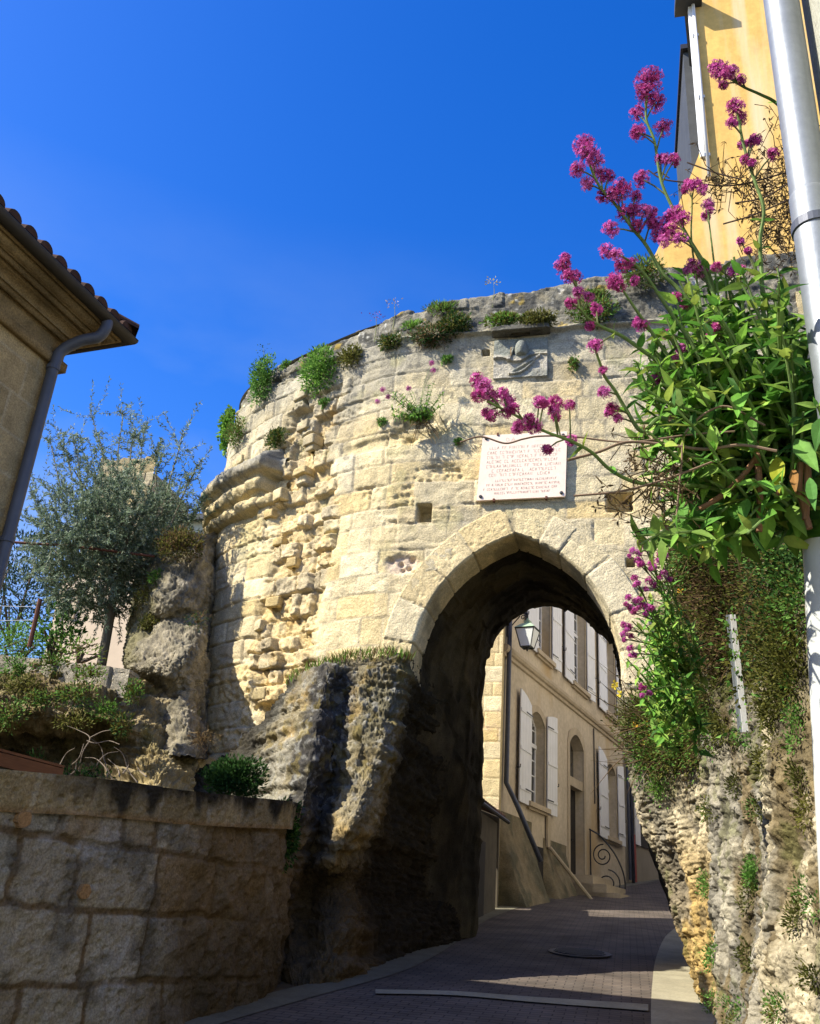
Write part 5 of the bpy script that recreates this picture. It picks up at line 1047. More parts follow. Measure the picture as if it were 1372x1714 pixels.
# ---- olive tree
def olive():
    rng=np.random.default_rng(3); base=A(176,1092,13.0); base[2]=4.48; root=thing('olive_tree','silvery olive tree with a slim trunk standing on the garden terrace','tree',base)
    cen=A(190,905,13.0); mb=MB(); top=A(196,960,13.0); tr=bez([base-np.array([0,0,.3]),A(181,1050,13),A(188,1010,13.02),top],6); mb.tube(tr,list(np.linspace(.085,.055,len(tr))),10,(.16,.14,.10)); 
    lv=Leaves(); rx,ry,rz_=1.42,1.3,1.55
    limbs=[]
    for k in range(9):
        a=rng.uniform(0,2*math.pi); e=cen+np.array([rx*.75*math.cos(a),ry*.75*math.sin(a),rng.uniform(-.5,1.0)*rz_*.8]); b=bez([top-np.array([0,0,rng.uniform(0,.35)]),(top+e)/2+rng.normal(size=3)*.12,e],8); mb.tube(b,list(np.linspace(.04,.010,len(b))),6,(.15,.13,.09)); limbs.append(b)
    shoots=[[(165,830),(172,760),(160,720),(150,680)],[(195,820),(198,750),(205,700),(197,684)],[(240,850),(235,780),(240,730),(245,708)],[(270,860),(285,800),(300,750),(306,722)],[(285,880),(310,820),(325,790),(338,768)],[(110,860),(95,790),(85,745),(78,735)],[(140,840),(130,770),(120,725)],[(80,900),(62,850),(50,815)],[(260,820),(262,760),(272,735)],[(215,800),(220,745),(228,720)],[(120,800),(112,760),(100,742)],[(300,900),(325,860),(345,830)]]
    tw=[]
    for sh_ in shoots:
        dy=rng.uniform(-.8,.8); p=bez([A(x,y,13+dy) for x,y in sh_],7); mb.tube(p,list(np.linspace(.014,.004,len(p))),5,(.17,.15,.10)); tw+= [(p,1.0)]
        for k in range(10):
            i=rng.integers(3,len(p)-2); e=p[i]+np.array([rng.normal()*.3,rng.normal()*.3,abs(rng.normal())*.3+.05]); tw.append(([p[i],(p[i]+e)/2+rng.normal(size=3)*.03,e],.9))
    for k in range(1700):
        d=rng.normal(size=3); d/=np.linalg.norm(d); r=rng.random()**.4; s0=cen+d*np.array([rx,ry,rz_])*r*.9
        if s0[2]>cen[2]+.35*rz_ and rng.random()<.5: continue
        if vn((s0*1.6)[None],8)[0]<-.32 : continue
        dr=d*.5+np.array([0,0,.45])+rng.normal(size=3)*.4; dr/=np.linalg.norm(dr); e=s0+dr*rng.uniform(.25,.55); p=[s0,(s0+e)/2+rng.normal(size=3)*.04,e-np.array([0,0,.03])]; tw.append((p,1))
        if k%2==0: mb.tube(p,[.006,.004,.002],4,(.17,.15,.10),cap=False)
    PP=[];DD=[]
    for p,dn in tw:
        p=np.array(p); q=crspline(p,60) if len(p)>3 else crspline(p,22); t=np.gradient(q,axis=0); t/=np.linalg.norm(t,axis=1,keepdims=True)+1e-9
        for rep_ in (0,1):
            PP.append(q+rng.normal(size=q.shape)*.004); DD.append(t*.7+rng.normal(size=q.shape)*.6)
    PP=np.concatenate(PP);DD=np.concatenate(DD); col=mixcol([(.20,.26,.17),(.14,.20,.12),(.30,.36,.27),(.11,.16,.09)],len(PP),rng,.2); lv.add(PP,DD,.072,.019,col,rng)
    mb.build('trunk',M['twig'],root); lv.build('crown',M['leaf'],root)
olive()
# garden beyond
def bushy(name,label,cat,c,r,n,L_,W_,cols,seed):
    rng=np.random.default_rng(seed); root=thing(name,label,cat,c-np.array([0,0,r[2]*.9])); p=rng.normal(size=(n,3)); p/=np.linalg.norm(p,axis=1,keepdims=True); p*=rng.random((n,1))**.35; p*=1+.4*vn(p*2+seed,2)[:,None]
    lv=Leaves(); lv.add(c+p*np.array(r),p+np.array([0,0,.5])+rng.normal(size=p.shape)*.5,L_,W_,mixcol(cols,n,rng),rng); lv.build('crown',M['leaf'],root); mb=MB()
    for k in range(5): mb.tube([c-np.array([0,0,r[2]]),c+rng.normal(size=3)*np.array(r)*.3,c+rng.normal(size=3)*np.array(r)*.5],[.03,.02,.008],6,(.13,.10,.07))
    mb.build('trunk',M['twig'],root)
bushy('garden_shrub','dark bluish evergreen shrub beside the house drainpipe','shrub',A(40,985,16),(.95,.8,1.25),3500,.10,.035,[(.04,.08,.05),(.025,.055,.03),(.06,.10,.08)],31)
bushy('clipped_bush','small clipped round bright green bush on the terrace','bush',A(28,1080,12.6),(.42,.4,.42),2600,.035,.02,BRI+GRN,32)
bushy('laurel_shrub','glossy broad leaved shrub in front of the garden house','shrub',A(96,1062,13.2),(.36,.35,.48),420,.11,.05,GRN+DKG,33)
bushy('laurel_shrub','low leafy plants at the foot of the olive trunk','shrub',A(135,1090,12.4),(.35,.3,.2),240,.09,.02,OLV+BRI,34)
fp=MB(); fp.tube([A(49,1082,12.2),A(67,1003,12.2)],.035,8); tag(fp.build('fence_post',M['rust']),'leaning rusty iron fence post on the terrace edge','post')
fp=MB(); fp.tube([A(-20,905,11.9),A(120,914,12.2),A(258,931,12.4)],.022,8); tag(fp.build('iron_rail',M['rust']),'thin rusty iron rail crossing in front of the olive tree','rail')
wr_=thing('wire_fence','slack thin wires strung from the leaning post to the left','wire fence',A(0,1040,12.2))
for y0,y1 in ((1012,1016),(1036,1038)):
    mb=MB(); mb.tube([A(-40,y0,12.2),A(10,y0+3,12.2),A(62,y1,12.2)],.006,5); mb.build('wire',M['galv'],wr_)
# garden house and tower beyond the olive
gh_=thing('garden_house','peach coloured garden house with a tall stone tower behind the olive tree','house',A(160,1090,22))
def gbox(nm,x0,y0,x1,y1,Y,dep,m,par,col=None):
    a=A(x0,y1,Y); b=A(x1,y0,Y); mb=MB(); mb.box((a[0],Y,a[2]),(b[0]-a[0],0,0),(0,dep,0),(0,0,b[2]-a[2]),col if col is not None else (1,1,1)); return mb.build(nm,m,par)
gbox('wall',68,965,250,1120,22,4,mat('peach render',(.56,.45,.32),.9,var=.12,vscale=1),gh_)
nu,nz=120,140; a=A(116,1000,23); b=A(262,766,23); X,Z=np.meshgrid(np.linspace(a[0],b[0],nu),np.linspace(a[2],b[2],nz)); f=np.stack([X.ravel(),X.ravel()*0+23,Z.ravel()],1); j,rnd,d=masonry(f[:,0],f[:,2],(a[2]-.1,b[2]+1),(.25,.35),(.3,.7),651); n2=fbm(f*1.5,4,652); f[:,1]+=.03*(1-j)-.05*n2; f[:,2]+=.25*n2*sst(b[2]-.6,b[2],f[:,2])
mk('tower_wall',f,gridfaces(nz,nu),M['stone'],gh_,blockcol(rnd,len(f))*.62,smooth=True); mb=MB(); mb.box((a[0],23.1,4),(b[0]-a[0],0,0),(0,2.5,0),(0,0,b[2]-4.5),CREAM*.6); mb.build('tower_core',M['stone'],gh_)
wd_=gbox('window',104,985,122,1030,21.95,.05,M['dark'],gh_); gbox('frame',100,983,104,1034,21.94,.06,M['trim'],wd_); gbox('frame',122,983,126,1034,21.94,.06,M['trim'],wd_)
fh=thing('far_house','pale greenish house with a dark roof edge between olive and drum','house',A(300,900,30)); gbox('wall',215,868,372,1000,30,4,mat('pale green render',(.46,.50,.42),.9,var=.1),fh); a=A(205,868,29.6); b=A(380,868,29.6); mb=MB(); mb.hexa([a,b,b+np.array([0,5,1.0]),a+np.array([0,5,1.0]),a+np.array([0,0,.22]),b+np.array([0,0,.22]),b+np.array([0,5,1.3]),a+np.array([0,5,1.3])]); mb.build('roof',M['slate'],fh)
# ================================================================ RED VALERIAN
def bigleaf(mb,b,d,nrm,L_,W_,col,bend=.25,fold=.25):
    d=d/np.linalg.norm(d); s=np.cross(d,nrm); s/=np.linalg.norm(s)+1e-9; n=np.cross(s,d); st=[(0,.10),(.12,.55),(.32,.98),(.55,.85),(.78,.45),(1,.0)]
    V=[];Fc=[]
    for t,wv in st:
        c=b+d*L_*t-n*L_*bend*t*t; V+= [c+s*W_*.5*wv+n*W_*fold*wv*.5,c,c-s*W_*.5*wv+n*W_*fold*wv*.5]
    for i in range(5):
        a=3*i; Fc+= [(a,a+1,a+4,a+3),(a+1,a+2,a+5,a+4)]
    c0=np.array(col); mb.add(V,Fc,[c0*(1.12 if k%3==1 else 1) for k in range(len(V))])
LG=[(.13,.31,.045),(.09,.23,.035),(.19,.38,.055),(.25,.42,.07),(.055,.145,.03),(.15,.25,.05),(.26,.34,.06)]
def stem(mb,path,r0,r1,l0,l1,sp,rng,start=.0,end=.9,stemcol=(.20,.30,.10)):
    """stem with opposite leaf pairs; leaf length l0 at the foot to l1 at the tip"""
    p=np.array(bez(path,10)); n=len(p); mb.tube(list(p),list(np.linspace(r0,r1,n)),7,stemcol); sg=np.r_[0,np.cumsum(np.linalg.norm(np.diff(p,axis=0),axis=1))]; L_=sg[-1]; s=start*L_+sp*.5; ang=rng.uniform(0,6.28)
    while s<L_*end:
        i=min(n-2,int(np.searchsorted(sg,s))); t=p[min(i+1,n-1)]-p[max(i-1,0)]; t/=np.linalg.norm(t); a=np.cross(t,[0,0,1.]); 
        if np.linalg.norm(a)<.2: a=np.cross(t,[1.,0,0])
        a/=np.linalg.norm(a); b=np.cross(t,a); f=s/L_; ll=(l0*(1-f)+l1*f)
        for k in (0,1):
            q=ang+k*math.pi+rng.normal()*.2; side=a*math.cos(q)+b*math.sin(q); d=side*.9+t*.5+np.array([0,0,-.12+.2*rng.random()])+rng.normal(size=3)*.15; L2=ll*rng.uniform(.75,1.2)
            bigleaf(mb,p[i],d,t*.6+np.array([0,0,.6])+rng.normal(size=3)*.2,L2,L2*rng.uniform(.34,.46),np.array(LG[rng.integers(0,7)])*rng.uniform(.75,1.2),rng.uniform(.05,.4))
        if ll>.05 and rng.random()<.6:
            for k in range(2): 
                d=t+rng.normal(size=3)*.5; bigleaf(mb,p[i],d,-t+rng.normal(size=3)*.4,ll*.45,ll*.16,LG[rng.integers(0,5)],.1)
        ang+=math.pi/2+rng.normal()*.2; s+=sp*rng.uniform(.8,1.2)
MAG=[(.62,.11,.44),(.52,.07,.34),(.70,.19,.54),(.46,.05,.24),(.60,.10,.38)]
def head(mb,c,r,ax,rng,n=None,dull=0):
    """cyme of tiny five-petalled florets"""
    ax=ax/np.linalg.norm(ax); n=n or int(36+r*r*75000); tone=np.array(MAG[rng.integers(0,5)])
    for k in range(n):
        d=rng.normal(size=3)+ax*.35; d/=np.linalg.norm(d); c0=c+d*r*(.45+.6*rng.random()**.6)*np.array([1,1,.95]); N,T,U=frame(d+rng.normal(size=3)*.4); pr=.0056*rng.uniform(.75,1.3)
        col=(tone*.6+np.array(MAG[rng.integers(0,5)])*.4)*rng.uniform(.7,1.2)
        if rng.random()<.14: col=np.array([.26,.03,.10])*rng.uniform(.6,1.2)
        a0=rng.uniform(0,6); V=[c0]; 
        for i in range(5):
            a=a0+i*1.2566; V+= [c0+(T*math.cos(a-.42)+U*math.sin(a-.42))*pr*.7+N*pr*.25,c0+(T*math.cos(a)+U*math.sin(a))*pr*1.25+N*pr*.35,c0+(T*math.cos(a+.42)+U*math.sin(a+.42))*pr*.7+N*pr*.25]
        mb.add(V,[(0,1+3*i,2+3*i,3+3*i) for i in range(5)],col); 
        if k%2==0: tb=c+d*r*.15; s_=np.cross(d,[.3,.5,.8]); s_/=np.linalg.norm(s_); mb.add([tb-s_*.0012,tb+s_*.0012,c0+s_*.0008,c0-s_*.0008],[(0,1,2,3)],col*.55)
def pxD(x,y,D): return atD(x,y,D)
def vstem(root,path,heads,D0,D1,r0=.0075,l0=.085,l1=.03,sp=.10,start=.1,end=.55,seed=0):
    """flowering stem drawn from its foot to its tip, at true distances D0..D1; heads=[(px,py,rpx)]"""
    rng=np.random.default_rng(seed); n=len(path); P=[pxD(x,y,D0+(D1-D0)*i/(n-1)) for i,(x,y) in enumerate(path)]
    mb=MB(); stem(mb,P,r0,r0*.45,l0,l1,sp,rng,start,end); pa=np.array(bez(P,10)); hds=[]
    for hx,hy,hr in heads:
        # depth of the nearest stem point
        dep=(pa-CAM)@FWD; sx=CX+F_*((pa-CAM)@RT)/dep; sy=CY-F_*((pa-CAM)@UP)/dep; k=int(np.argmin((sx-hx)**2+(sy-hy)**2)); D=np.hypot(*pa[k][:2])+rng.uniform(-.03,.03); c=pxD(hx,hy,D); sl_=np.linalg.norm(c-CAM); r=hr/F_*sl_
        kk=max(0,k-int(3+hr*.25)); mb.tube([pa[kk],(pa[kk]+c)/2+np.array([0,0,.2*np.linalg.norm(c-pa[kk])])*.3,c],[r0*.4,r0*.35,r0*.3],5,(.17,.20,.09))
        fm=MB(); head(fm,c,r*1.03,c-pa[kk]+np.array([0,0,.01]),rng); hds.append(fm)
    so_=mb.build('flower_stem',M['leaf'],root); 
    for fm in hds: fm.build('flower_head',M['petal'],so_)
VG='red valerian plants growing from the right rock wall'
v1=thing('valerian_plant','tallest red valerian with two long magenta spikes against the sky','flowering plant',pxD(1280,860,2.45),VG)
vstem(v1,[(1260,780),(1215,600),(1200,520),(1185,455),(1152,398),(1127,351),(1106,301),(1095,236),(1081,195),(1086,140)],[(1086,137,21),(1080,158,15),(1097,172,15),(1066,190,11),(1068,222,12),(1110,214,13),(1106,268,9),(1118,266,9),(1128,268,9),(1074,300,13),(1066,222,8)],2.45,2.25,seed=1,sp=.12,end=.5)
vstem(v1,[(1250,800),(1205,620),(1145,498),(1109,458),(1081,410),(1059,383),(1031,344),(1004,313),(987,276),(979,245)],[(978,244,17),(984,258,17),(996,270,14),(968,284,12),(983,308,11),(1004,293,13),(1018,296,10),(1040,318,17),(1030,328,14),(1012,328,12),(1064,330,9),(1048,357,15),(1060,352,11),(1078,355,12),(1090,356,9),(1022,383,13),(1067,378,10),(1090,372,9)],2.45,2.2,seed=2,sp=.12,end=.5)
vstem(v1,[(1255,800),(1230,640),(1205,530),(1178,450),(1152,400),(1134,365)],[(1131,358,14),(1120,366,11),(1143,366,11),(1100,374,14),(1102,392,13),(1124,388,14),(1138,402,11),(1112,402,10),(1160,440,9),(1170,455,12),(1152,452,8)],2.45,2.3,seed=3,sp=.11,end=.6)
vstem(v1,[(1230,780),(1175,610),(1120,520),(1075,455),(1040,428)],[(1016,420,12),(1030,426,11),(1042,445,12),(1056,441,9),(1030,472,12),(1062,470,7)],2.4,2.2,seed=4,end=.7)
v2=thing('valerian_plant','red valerian leaning left with small magenta heads over the gateway parapet','flowering plant',pxD(1230,840,2.4),VG)
vstem(v2,[(1240,800),(1180,690),(1120,620),(1080,590),(1040,562),(1003,545),(975,522),(964,480),(948,452)],[(941,446,13),(952,464,12),(963,463,11),(968,490,10),(955,507,9),(986,497,8),(998,517,10),(988,545,8),(1000,578,8),(946,432,8)],2.4,2.15,seed=5,sp=.10,start=.15,end=.75)
vstem(v2,[(1235,820),(1180,745),(1110,700),(1075,722),(1048,686),(1030,655),(1012,630),(1004,608),(996,585)],[(994,579,10),(1012,657,10),(1026,683,10),(1020,690,7),(1034,700,7),(1009,620,6)],2.4,2.2,seed=6,sp=.11,start=.1,end=.8)
vstem(v2,[(1225,790),(1165,680),(1120,600),(1085,548),(1062,515),(1036,476)],[(1030,470,13),(1075,545,10),(1068,540,8),(1038,480,8)],2.4,2.2,seed=7,sp=.10,start=.1,end=.8)
v3=thing('valerian_plant','red valerian stretched far left with its magenta head over the plaque','flowering plant',pxD(1260,850,2.4),VG)
vstem(v3,[(1260,840),(1180,815),(1110,812),(1060,806),(1020,785),(990,757),(955,738),(912,722),(880,704),(848,688),(815,672)],[(799,636,13),(808,646,14),(816,658,14),(800,662,11),(826,668,11),(842,658,10),(852,672,11),(860,684,8),(824,696,10),(848,690,9),(872,712,12),(866,718,9),(886,700,8),(893,714,13),(902,674,10),(910,676,7),(929,676,13),(926,688,9),(953,678,8),(930,700,7),(916,752,8),(956,738,9),(814,690,7)],2.4,2.0,seed=8,sp=.12,start=.1,end=.68,r0=.0065)
v4=thing('valerian_plant','red valerian beside the galvanised drainpipe in front of the ochre house','flowering plant',pxD(1320,870,2.4),VG)
vstem(v4,[(1310,840),(1292,700),(1280,560),(1274,450),(1272,400),(1278,350),(1262,300),(1245,245),(1236,200),(1232,183)],[(1231,181,14),(1240,199,9),(1224,207,8),(1264,235,9),(1255,240,7),(1247,268,7),(1259,272,5),(1294,258,9),(1242,242,6)],2.4,2.25,seed=9,sp=.10,start=.0,end=.72)
vstem(v4,[(1345,420),(1338,280),(1320,200),(1298,172),(1272,158),(1245,146),(1222,132)],[(1199,113,11),(1208,122,14),(1218,124,11),(1226,120,9),(1240,134,8),(1211,142,6)],2.6,2.3,seed=10,sp=.13,start=.3,end=.85,l0=.05)
vstem(v4,[(1180,560),(1166,470),(1157,400),(1158,350),(1158,322)],[(1152,312,10),(1163,310,10),(1175,319,8),(1146,317,6)],2.4,2.3,seed=11,start=.0,end=.3,r0=.004)
vstem(v4,[(1215,580),(1200,480),(1190,400),(1184,350)],[(1184,342,8),(1180,362,7),(1188,352,5)],2.4,2.35,seed=12,start=.0,end=.5,r0=.004)
for k,(sx0,sy0,hs2) in enumerate((((1240,620),(1228,430),[(1225,455,8),(1200,447,8),(1240,452,7)]),((1180,640),(1140,490),[(1130,498,8),(1146,510,6),(1118,560,8)]),((1290,600),(1262,440),[(1240,404,6),(1252,420,5)]),((1180,760),(1105,640),[(1102,638,9),(1098,630,6)]),((1200,700),(1120,590),[(1140,586,9),(1128,600,6)]),((1250,740),(1215,560),[(1198,548,7),(1190,560,6)]))):
    vstem(v4 if k in(0,2) else v2,[sx0,((sx0[0]+sy0[0])/2+10,(sx0[1]+sy0[1])/2),sy0],hs2,2.5,2.35,seed=20+k,start=.0,end=.9)
# dense leafy shoots
lf=thing('valerian_plant','leafy heart of the valerian clump with broad green leaves and no flowers','flowering plant',pxD(1300,880,2.5),VG); rng=np.random.default_rng(44)
for k in range(185):
    x0,y0=rng.uniform(1190,1370),rng.uniform(690,900); 
    if k>=150: x0,y0=rng.uniform(1180,1300),rng.uniform(700,860); x1,y1=rng.uniform(1030,1150),rng.uniform(520,760)
    elif k>=120: x0,y0=rng.uniform(1300,1372),rng.uniform(640,900); x1,y1=x0+rng.uniform(-70,40),y0-rng.uniform(60,240)
    elif k>=104: x0,y0=rng.uniform(1120,1330),rng.uniform(800,890); x1,y1=x0-rng.uniform(20,90),y0+rng.uniform(0,90)
    elif k<74: x1,y1=x0-rng.uniform(10,160)*(1.0 if x0>1240 else .8),rng.uniform(440,640)
    else: x1,y1=x0-rng.uniform(60,190),y0+rng.uniform(-140,50)
    x1=max(x1,1060 if y1>600 else 1085); 
    if y1<560: x1=max(x1,1105+(560-y1)*.35)
    D0=rng.uniform(2.45,2.8); D1=D0-rng.uniform(.05,.4); mb=MB()
    P=[pxD(x0,y0,D0),pxD((x0+x1)/2+rng.normal()*14+12,(y0+y1)/2,(D0+D1)/2-.03),pxD(x1,y1,D1)]; stem(mb,P,.006,.003,.125,.06,.085,rng,0,1.0); mb.build('leafy_shoot',M['leaf'],lf)
# big hanging leaves, one yellowing, one brown
for (x,y,x2,y2,w_,c) in ((1332,735,1368,785,.05,(.16,.33,.07)),(1300,765,1302,820,.042,(.33,.36,.03)),(1328,785,1330,822,.024,(.26,.13,.04)),(1262,690,1255,760,.035,(.12,.27,.045)),(1145,840,1142,880,.03,(.12,.28,.05)),(1250,835,1240,875,.035,(.09,.22,.04)),(1355,800,1362,850,.03,(.09,.24,.05))):
    a,b=pxD(x,y,2.3),pxD(x2,y2,2.25); mb=MB(); d=b-a; bigleaf(mb,a,d,np.array([-.4,-1,.2]),np.linalg.norm(d),w_,c,.1); mb.build('hanging_leaf',M['leaf'],lf)
mb=MB()
for p,r in (([(1270,760),(1240,800),(1200,835),(1165,855)],.008),([(1265,740),(1270,800),(1272,860),(1270,890)],.009),([(1350,740),(1352,800),(1348,870)],.009),([(1340,775),(1338,820),(1345,850),(1355,885)],.008),([(1310,780),(1300,830)],.006)): mb.tube(bez([pxD(x,y,2.35) for x,y in p],6),r,7,(.24,.13,.075))
mb.build('woody_stem',M['twig'],lf)
# long dry runners crossing in front of the plaque
dv=thing('dry_runner','thin dry brown runner stem crossing in front of the plaque','dry stem',pxD(1300,760,2.4))
for path,r in (([(770,740),(805,731),(845,742),(875,735),(905,730),(960,731),(1050,740),(1150,728),(1230,722)],.0025),([(1300,755),(1240,745),(1180,752),(1120,745),(1050,740),(1000,757),(950,770)],.004),([(1130,890),(1140,780),(1150,720),(1210,680),(1280,712)],.003),([(960,830),(1040,822),(1120,800),(1200,770)],.003)):
    mb=MB(); mb.tube(bez([pxD(x,y,2.25) for x,y in path],8),r,6,(.20,.14,.10)); mb.build('stem',M['twig'],dv)
def dryplant(label,cx,cy,rx,ry,D,n,seed):
    rng=np.random.default_rng(seed); root=thing('dead_plant',label,'dead plant',pxD(cx,cy,D)); mb=MB(); lv=Leaves()
    for k in range(n):
        x,y=cx+rng.normal()*rx*.5,cy+rng.normal()*ry*.5; a=pxD(x,y,D+rng.normal()*.12); d=rng.normal(size=3)*.05; b=a+d; mb.tube([a,(a+b)/2+rng.normal(size=3)*.012,b],[.0018,.0015,.001],4,np.array(DRY[k%3])*.6,cap=False)
        q=np.repeat([b],3,0); lv.add(q,rng.normal(size=(3,3))+np.array([0,0,-.6]),.022,.006,mixcol([(.09,.06,.035),(.13,.085,.045),(.07,.05,.03)],3,rng),rng)
    mb.build('dry_stems',M['twig'],root); lv.build('dry_leaves',M['leaf'],root)
dryplant('matted brown dead stems beside the drainpipe at the ochre wall',1305,350,56,120,2.9,300,61)
dryplant('brown withered flower stalks below the right end of the plaque',1100,815,70,60,2.35,110,62)
dryplant('dark withered sprays dangling in front of the ochre wall',1230,308,70,16,2.7,90,63)
mb=MB()
for p in ([(1085,285),(1110,300),(1160,306),(1230,310),(1330,285)],[(1150,272),(1200,290),(1240,300)],[(1330,330),(1260,360),(1210,375)],[(1330,300),(1280,330),(1230,340)],[(1120,298),(1105,288),(1095,290)]): mb.tube(bez([pxD(x,y,2.6) for x,y in p],6),.0028,5,(.07,.05,.04))
tag(mb.build('dead_vine',M['twig']),'thin black dead vine stretching left from the drainpipe across the ochre wall','dead vine')
# mid-distance valerian lower on the rock
v5=thing('valerian_plant','smaller red valerian leaning over the right haunch of the arch','flowering plant',pxD(1150,1150,5.2),VG); rng=np.random.default_rng(70)
for k,(x,y) in enumerate(((1076,908),(1060,922),(1068,938),(1090,944),(1062,968),(1086,972),(1052,1000),(1070,1004),(1084,1016),(1056,1018),(1045,1046),(1104,925),(1110,960),(1044,1062),(1055,1085),(1075,1150))):
    x0,y0=rng.uniform(1110,1170),rng.uniform(1050,1190); vstem(v5,[(x0,y0),((x0+x)/2+12,(y0+y)/2-8),(x+4,y+8)],[(x,y,6),(x+rng.uniform(4,12),y+rng.uniform(2,12),5),(x+rng.uniform(-6,6),y+rng.uniform(6,14),4)],5.2,4.7,.006,.09,.04,.09,.0,.75,seed=80+k)
rng=np.random.default_rng(71)
for k in range(34):
    x0,y0=rng.uniform(1095,1180),rng.uniform(1080,1270); x1,y1=x0-rng.uniform(10,60),y0-rng.uniform(40,120); mb=MB(); stem(mb,[pxD(x0,y0,5.3),pxD((x0+x1)/2+6,(y0+y1)/2,5.1),pxD(x1,y1,4.9)],.005,.003,.10,.05,.07,rng,0,1); mb.build('leafy_shoot',M['leaf'],v5)
# valerian rooted in the gateway wall
q,nr,_=onwall(708,700,.03); v6=thing('valerian_plant','small valerian tuft with hanging roots growing out of the gateway masonry','flowering plant',q,VG); rng=np.random.default_rng(90)
for k in range(34):
    px,py=q*0+0,0; e=q+nr*rng.uniform(.15,.4)+np.array([rng.uniform(-.48,.42),0,rng.uniform(-.12,.42)]); mb=MB(); stem(mb,[q+rng.normal(size=3)*.04,(q+e)/2+np.array([0,0,-.03]),e],.006,.003,.10,.06,.06,rng,.1,1); mb.build('leafy_shoot',M['leaf'],v6)
mb=MB()
for k in range(26):
    e=q+nr*.12+np.array([rng.uniform(-.2,.32),0,-rng.uniform(.2,.55)]); mb.tube([q+rng.normal(size=3)*.06,(q+e)/2+nr*.06,e],[.008,.005,.003],5,DRY[k%3])
mb.build('dry_roots',M['twig'],v6); dq=np.hypot(*q[:2])-.25
for k,(x,y) in enumerate(((632,672),(641,652),(722,608),(684,650),(725,620),(650,664))): vstem(v6,[(700,690),((700+x)/2,(680+y)/2-6),(x,y)],[(x,y,5)],dq,dq,.004,.05,.03,.2,.0,.3,seed=120+k)
# ---- tangle of ivy, moss and dry stems on the right rock
rng=np.random.default_rng(55); lv=Leaves(); tw=MB(); _dry=DRY; DRY=[(.10,.065,.03),(.07,.05,.025),(.13,.085,.04)]; OLV=[(.10,.11,.025),(.075,.085,.018),(.14,.14,.03)]
MATS=[(1150,935,60,50,OLV+GRN,1300),(1210,930,60,50,OLV+DRY,1300),(1262,915,50,45,GRN+OLV,1000),(1190,1000,70,55,OLV+DRY,1700),(1240,1010,40,60,DRY+OLV,900),(1150,1060,50,60,OLV+GRN,1300),(1200,1080,45,60,DRY+OLV,1200),(1105,1120,40,50,GRN+OLV,900),(1150,1140,50,50,GRN+DKG,1200),(1080,1195,30,28,OLV,700),(1120,1205,50,35,OLV+BRI,1100),(1170,1200,45,55,OLV+DRY,1200),(1100,1260,38,35,GRN+OLV,900),(1150,1270,36,34,OLV+DRY,700),(1095,1318,22,20,GRN+BRI,350),(1190,1155,30,50,OLV,500),(1270,1050,30,60,DRY+DKG,600),(1300,960,50,40,DKG+OLV,800),(1330,1010,30,40,GRN,350),(1265,1140,26,30,OLV+DRY,300),(1290,1200,26,30,DRY,260),(1262,1452,32,44,GRN+BRI,600),(1180,1480,20,24,GRN,320),(1250,1500,30,20,OLV,260),(1190,1360,24,30,OLV+GRN,300),(1225,1310,26,24,OLV,220),(1265,1350,22,20,GRN+OLV,180),(1350,1500,26,40,GRN+OLV,260),(1330,1540,24,24,OLV,200),(1195,1610,12,60,OLV+GRN,260),(1300,1690,34,26,OLV+GRN,300),(1230,1690,26,20,OLV+GRN,220),(1350,1640,20,30,OLV,160),(1250,1600,18,40,DRY+OLV,200),(1330,1290,20,30,DRY,160),(1190,1680,20,24,GRN,200),(1330,900,40,26,GRN+DKG,500),(1120,890,40,30,OLV+GRN,500)]
MATS+=[(1300,1090,26,70,OLV,900),(1285,1200,26,50,OLV,700),(1330,1200,22,60,GRN+OLV,420),(1320,1120,20,50,OLV,500),(1345,1360,18,30,OLV,260),(1240,1240,24,30,GRN+OLV,300),(1275,1270,20,26,OLV,300),(1150,1180,55,70,OLV+GRN,2600),(1200,1060,60,80,OLV+DRY,1500),(1130,1240,50,40,GRN+OLV,1600),(1200,1220,30,50,OLV,900)]
for (px,py,rx,ry,cols,n) in MATS:
    low=py>1130 and px>1130 or py>1300
    if py>1130 and px>1210: cols=[q for q in cols if q not in _dry and q not in DKG and q not in DRY] or OLV
    for k in range(max(3,int(n/(80 if low else 22)))):
        x,y=px+rng.normal()*rx*(.32 if low else .5),py+rng.normal()*ry*(.32 if low else .5); c=onrock(x,y); sl_=np.linalg.norm(c-CAM); m=80 if low else 60; r=(.008+sl_*.0035) if low else (.045+sl_*.006); p=rng.normal(size=(m,3))*r*np.array([.7,1,1]); P=c+np.array([-.02,-.03,0])+p; ll=(.007+sl_*.0021) if low else (.010+sl_*.0026); cc=[cols[rng.integers(0,len(cols))]]
        lv.add(P,p/r+np.array([-.7,-.3,.3]),ll,ll*.5,mixcol(cc,m,rng),rng)
        if k%3==0 and not low and sl_>4.5:
            for j_ in range(3):
                e=c+np.array([-.05,0,0])+rng.normal(size=3)*.14*sl_/5; tw.tube([c,(c+e)/2+rng.normal(size=3)*.03,e],[.003*sl_/5+.0008,.002*sl_/5+.0008,.0008],4,DRY[j_],cap=False)
DRY=_dry
for (x,y) in ((1220,1036),(1224,1062),(1228,1092),(1231,1118),(1236,1160),(1226,1080),(1240,1215)):
    c=atD(x+rng.uniform(-5,5),y,2.93); p=rng.normal(size=(26,3))*.022; lv.add(c+p,p*20+np.array([-.3,-.5,-.3]),.022,.011,mixcol(OLV+GRN,26,rng),rng)
o=lv.build('wall_creeper',M['leaf']); tag(o,'tangled green and brown creeper covering the upper right rock wall','creeper',kind='stuff')
o=tw.build('dry_creeper_stems',M['twig']); tag(o,'fine dry brown creeper stems matted on the right rock wall','dry stems',kind='stuff')
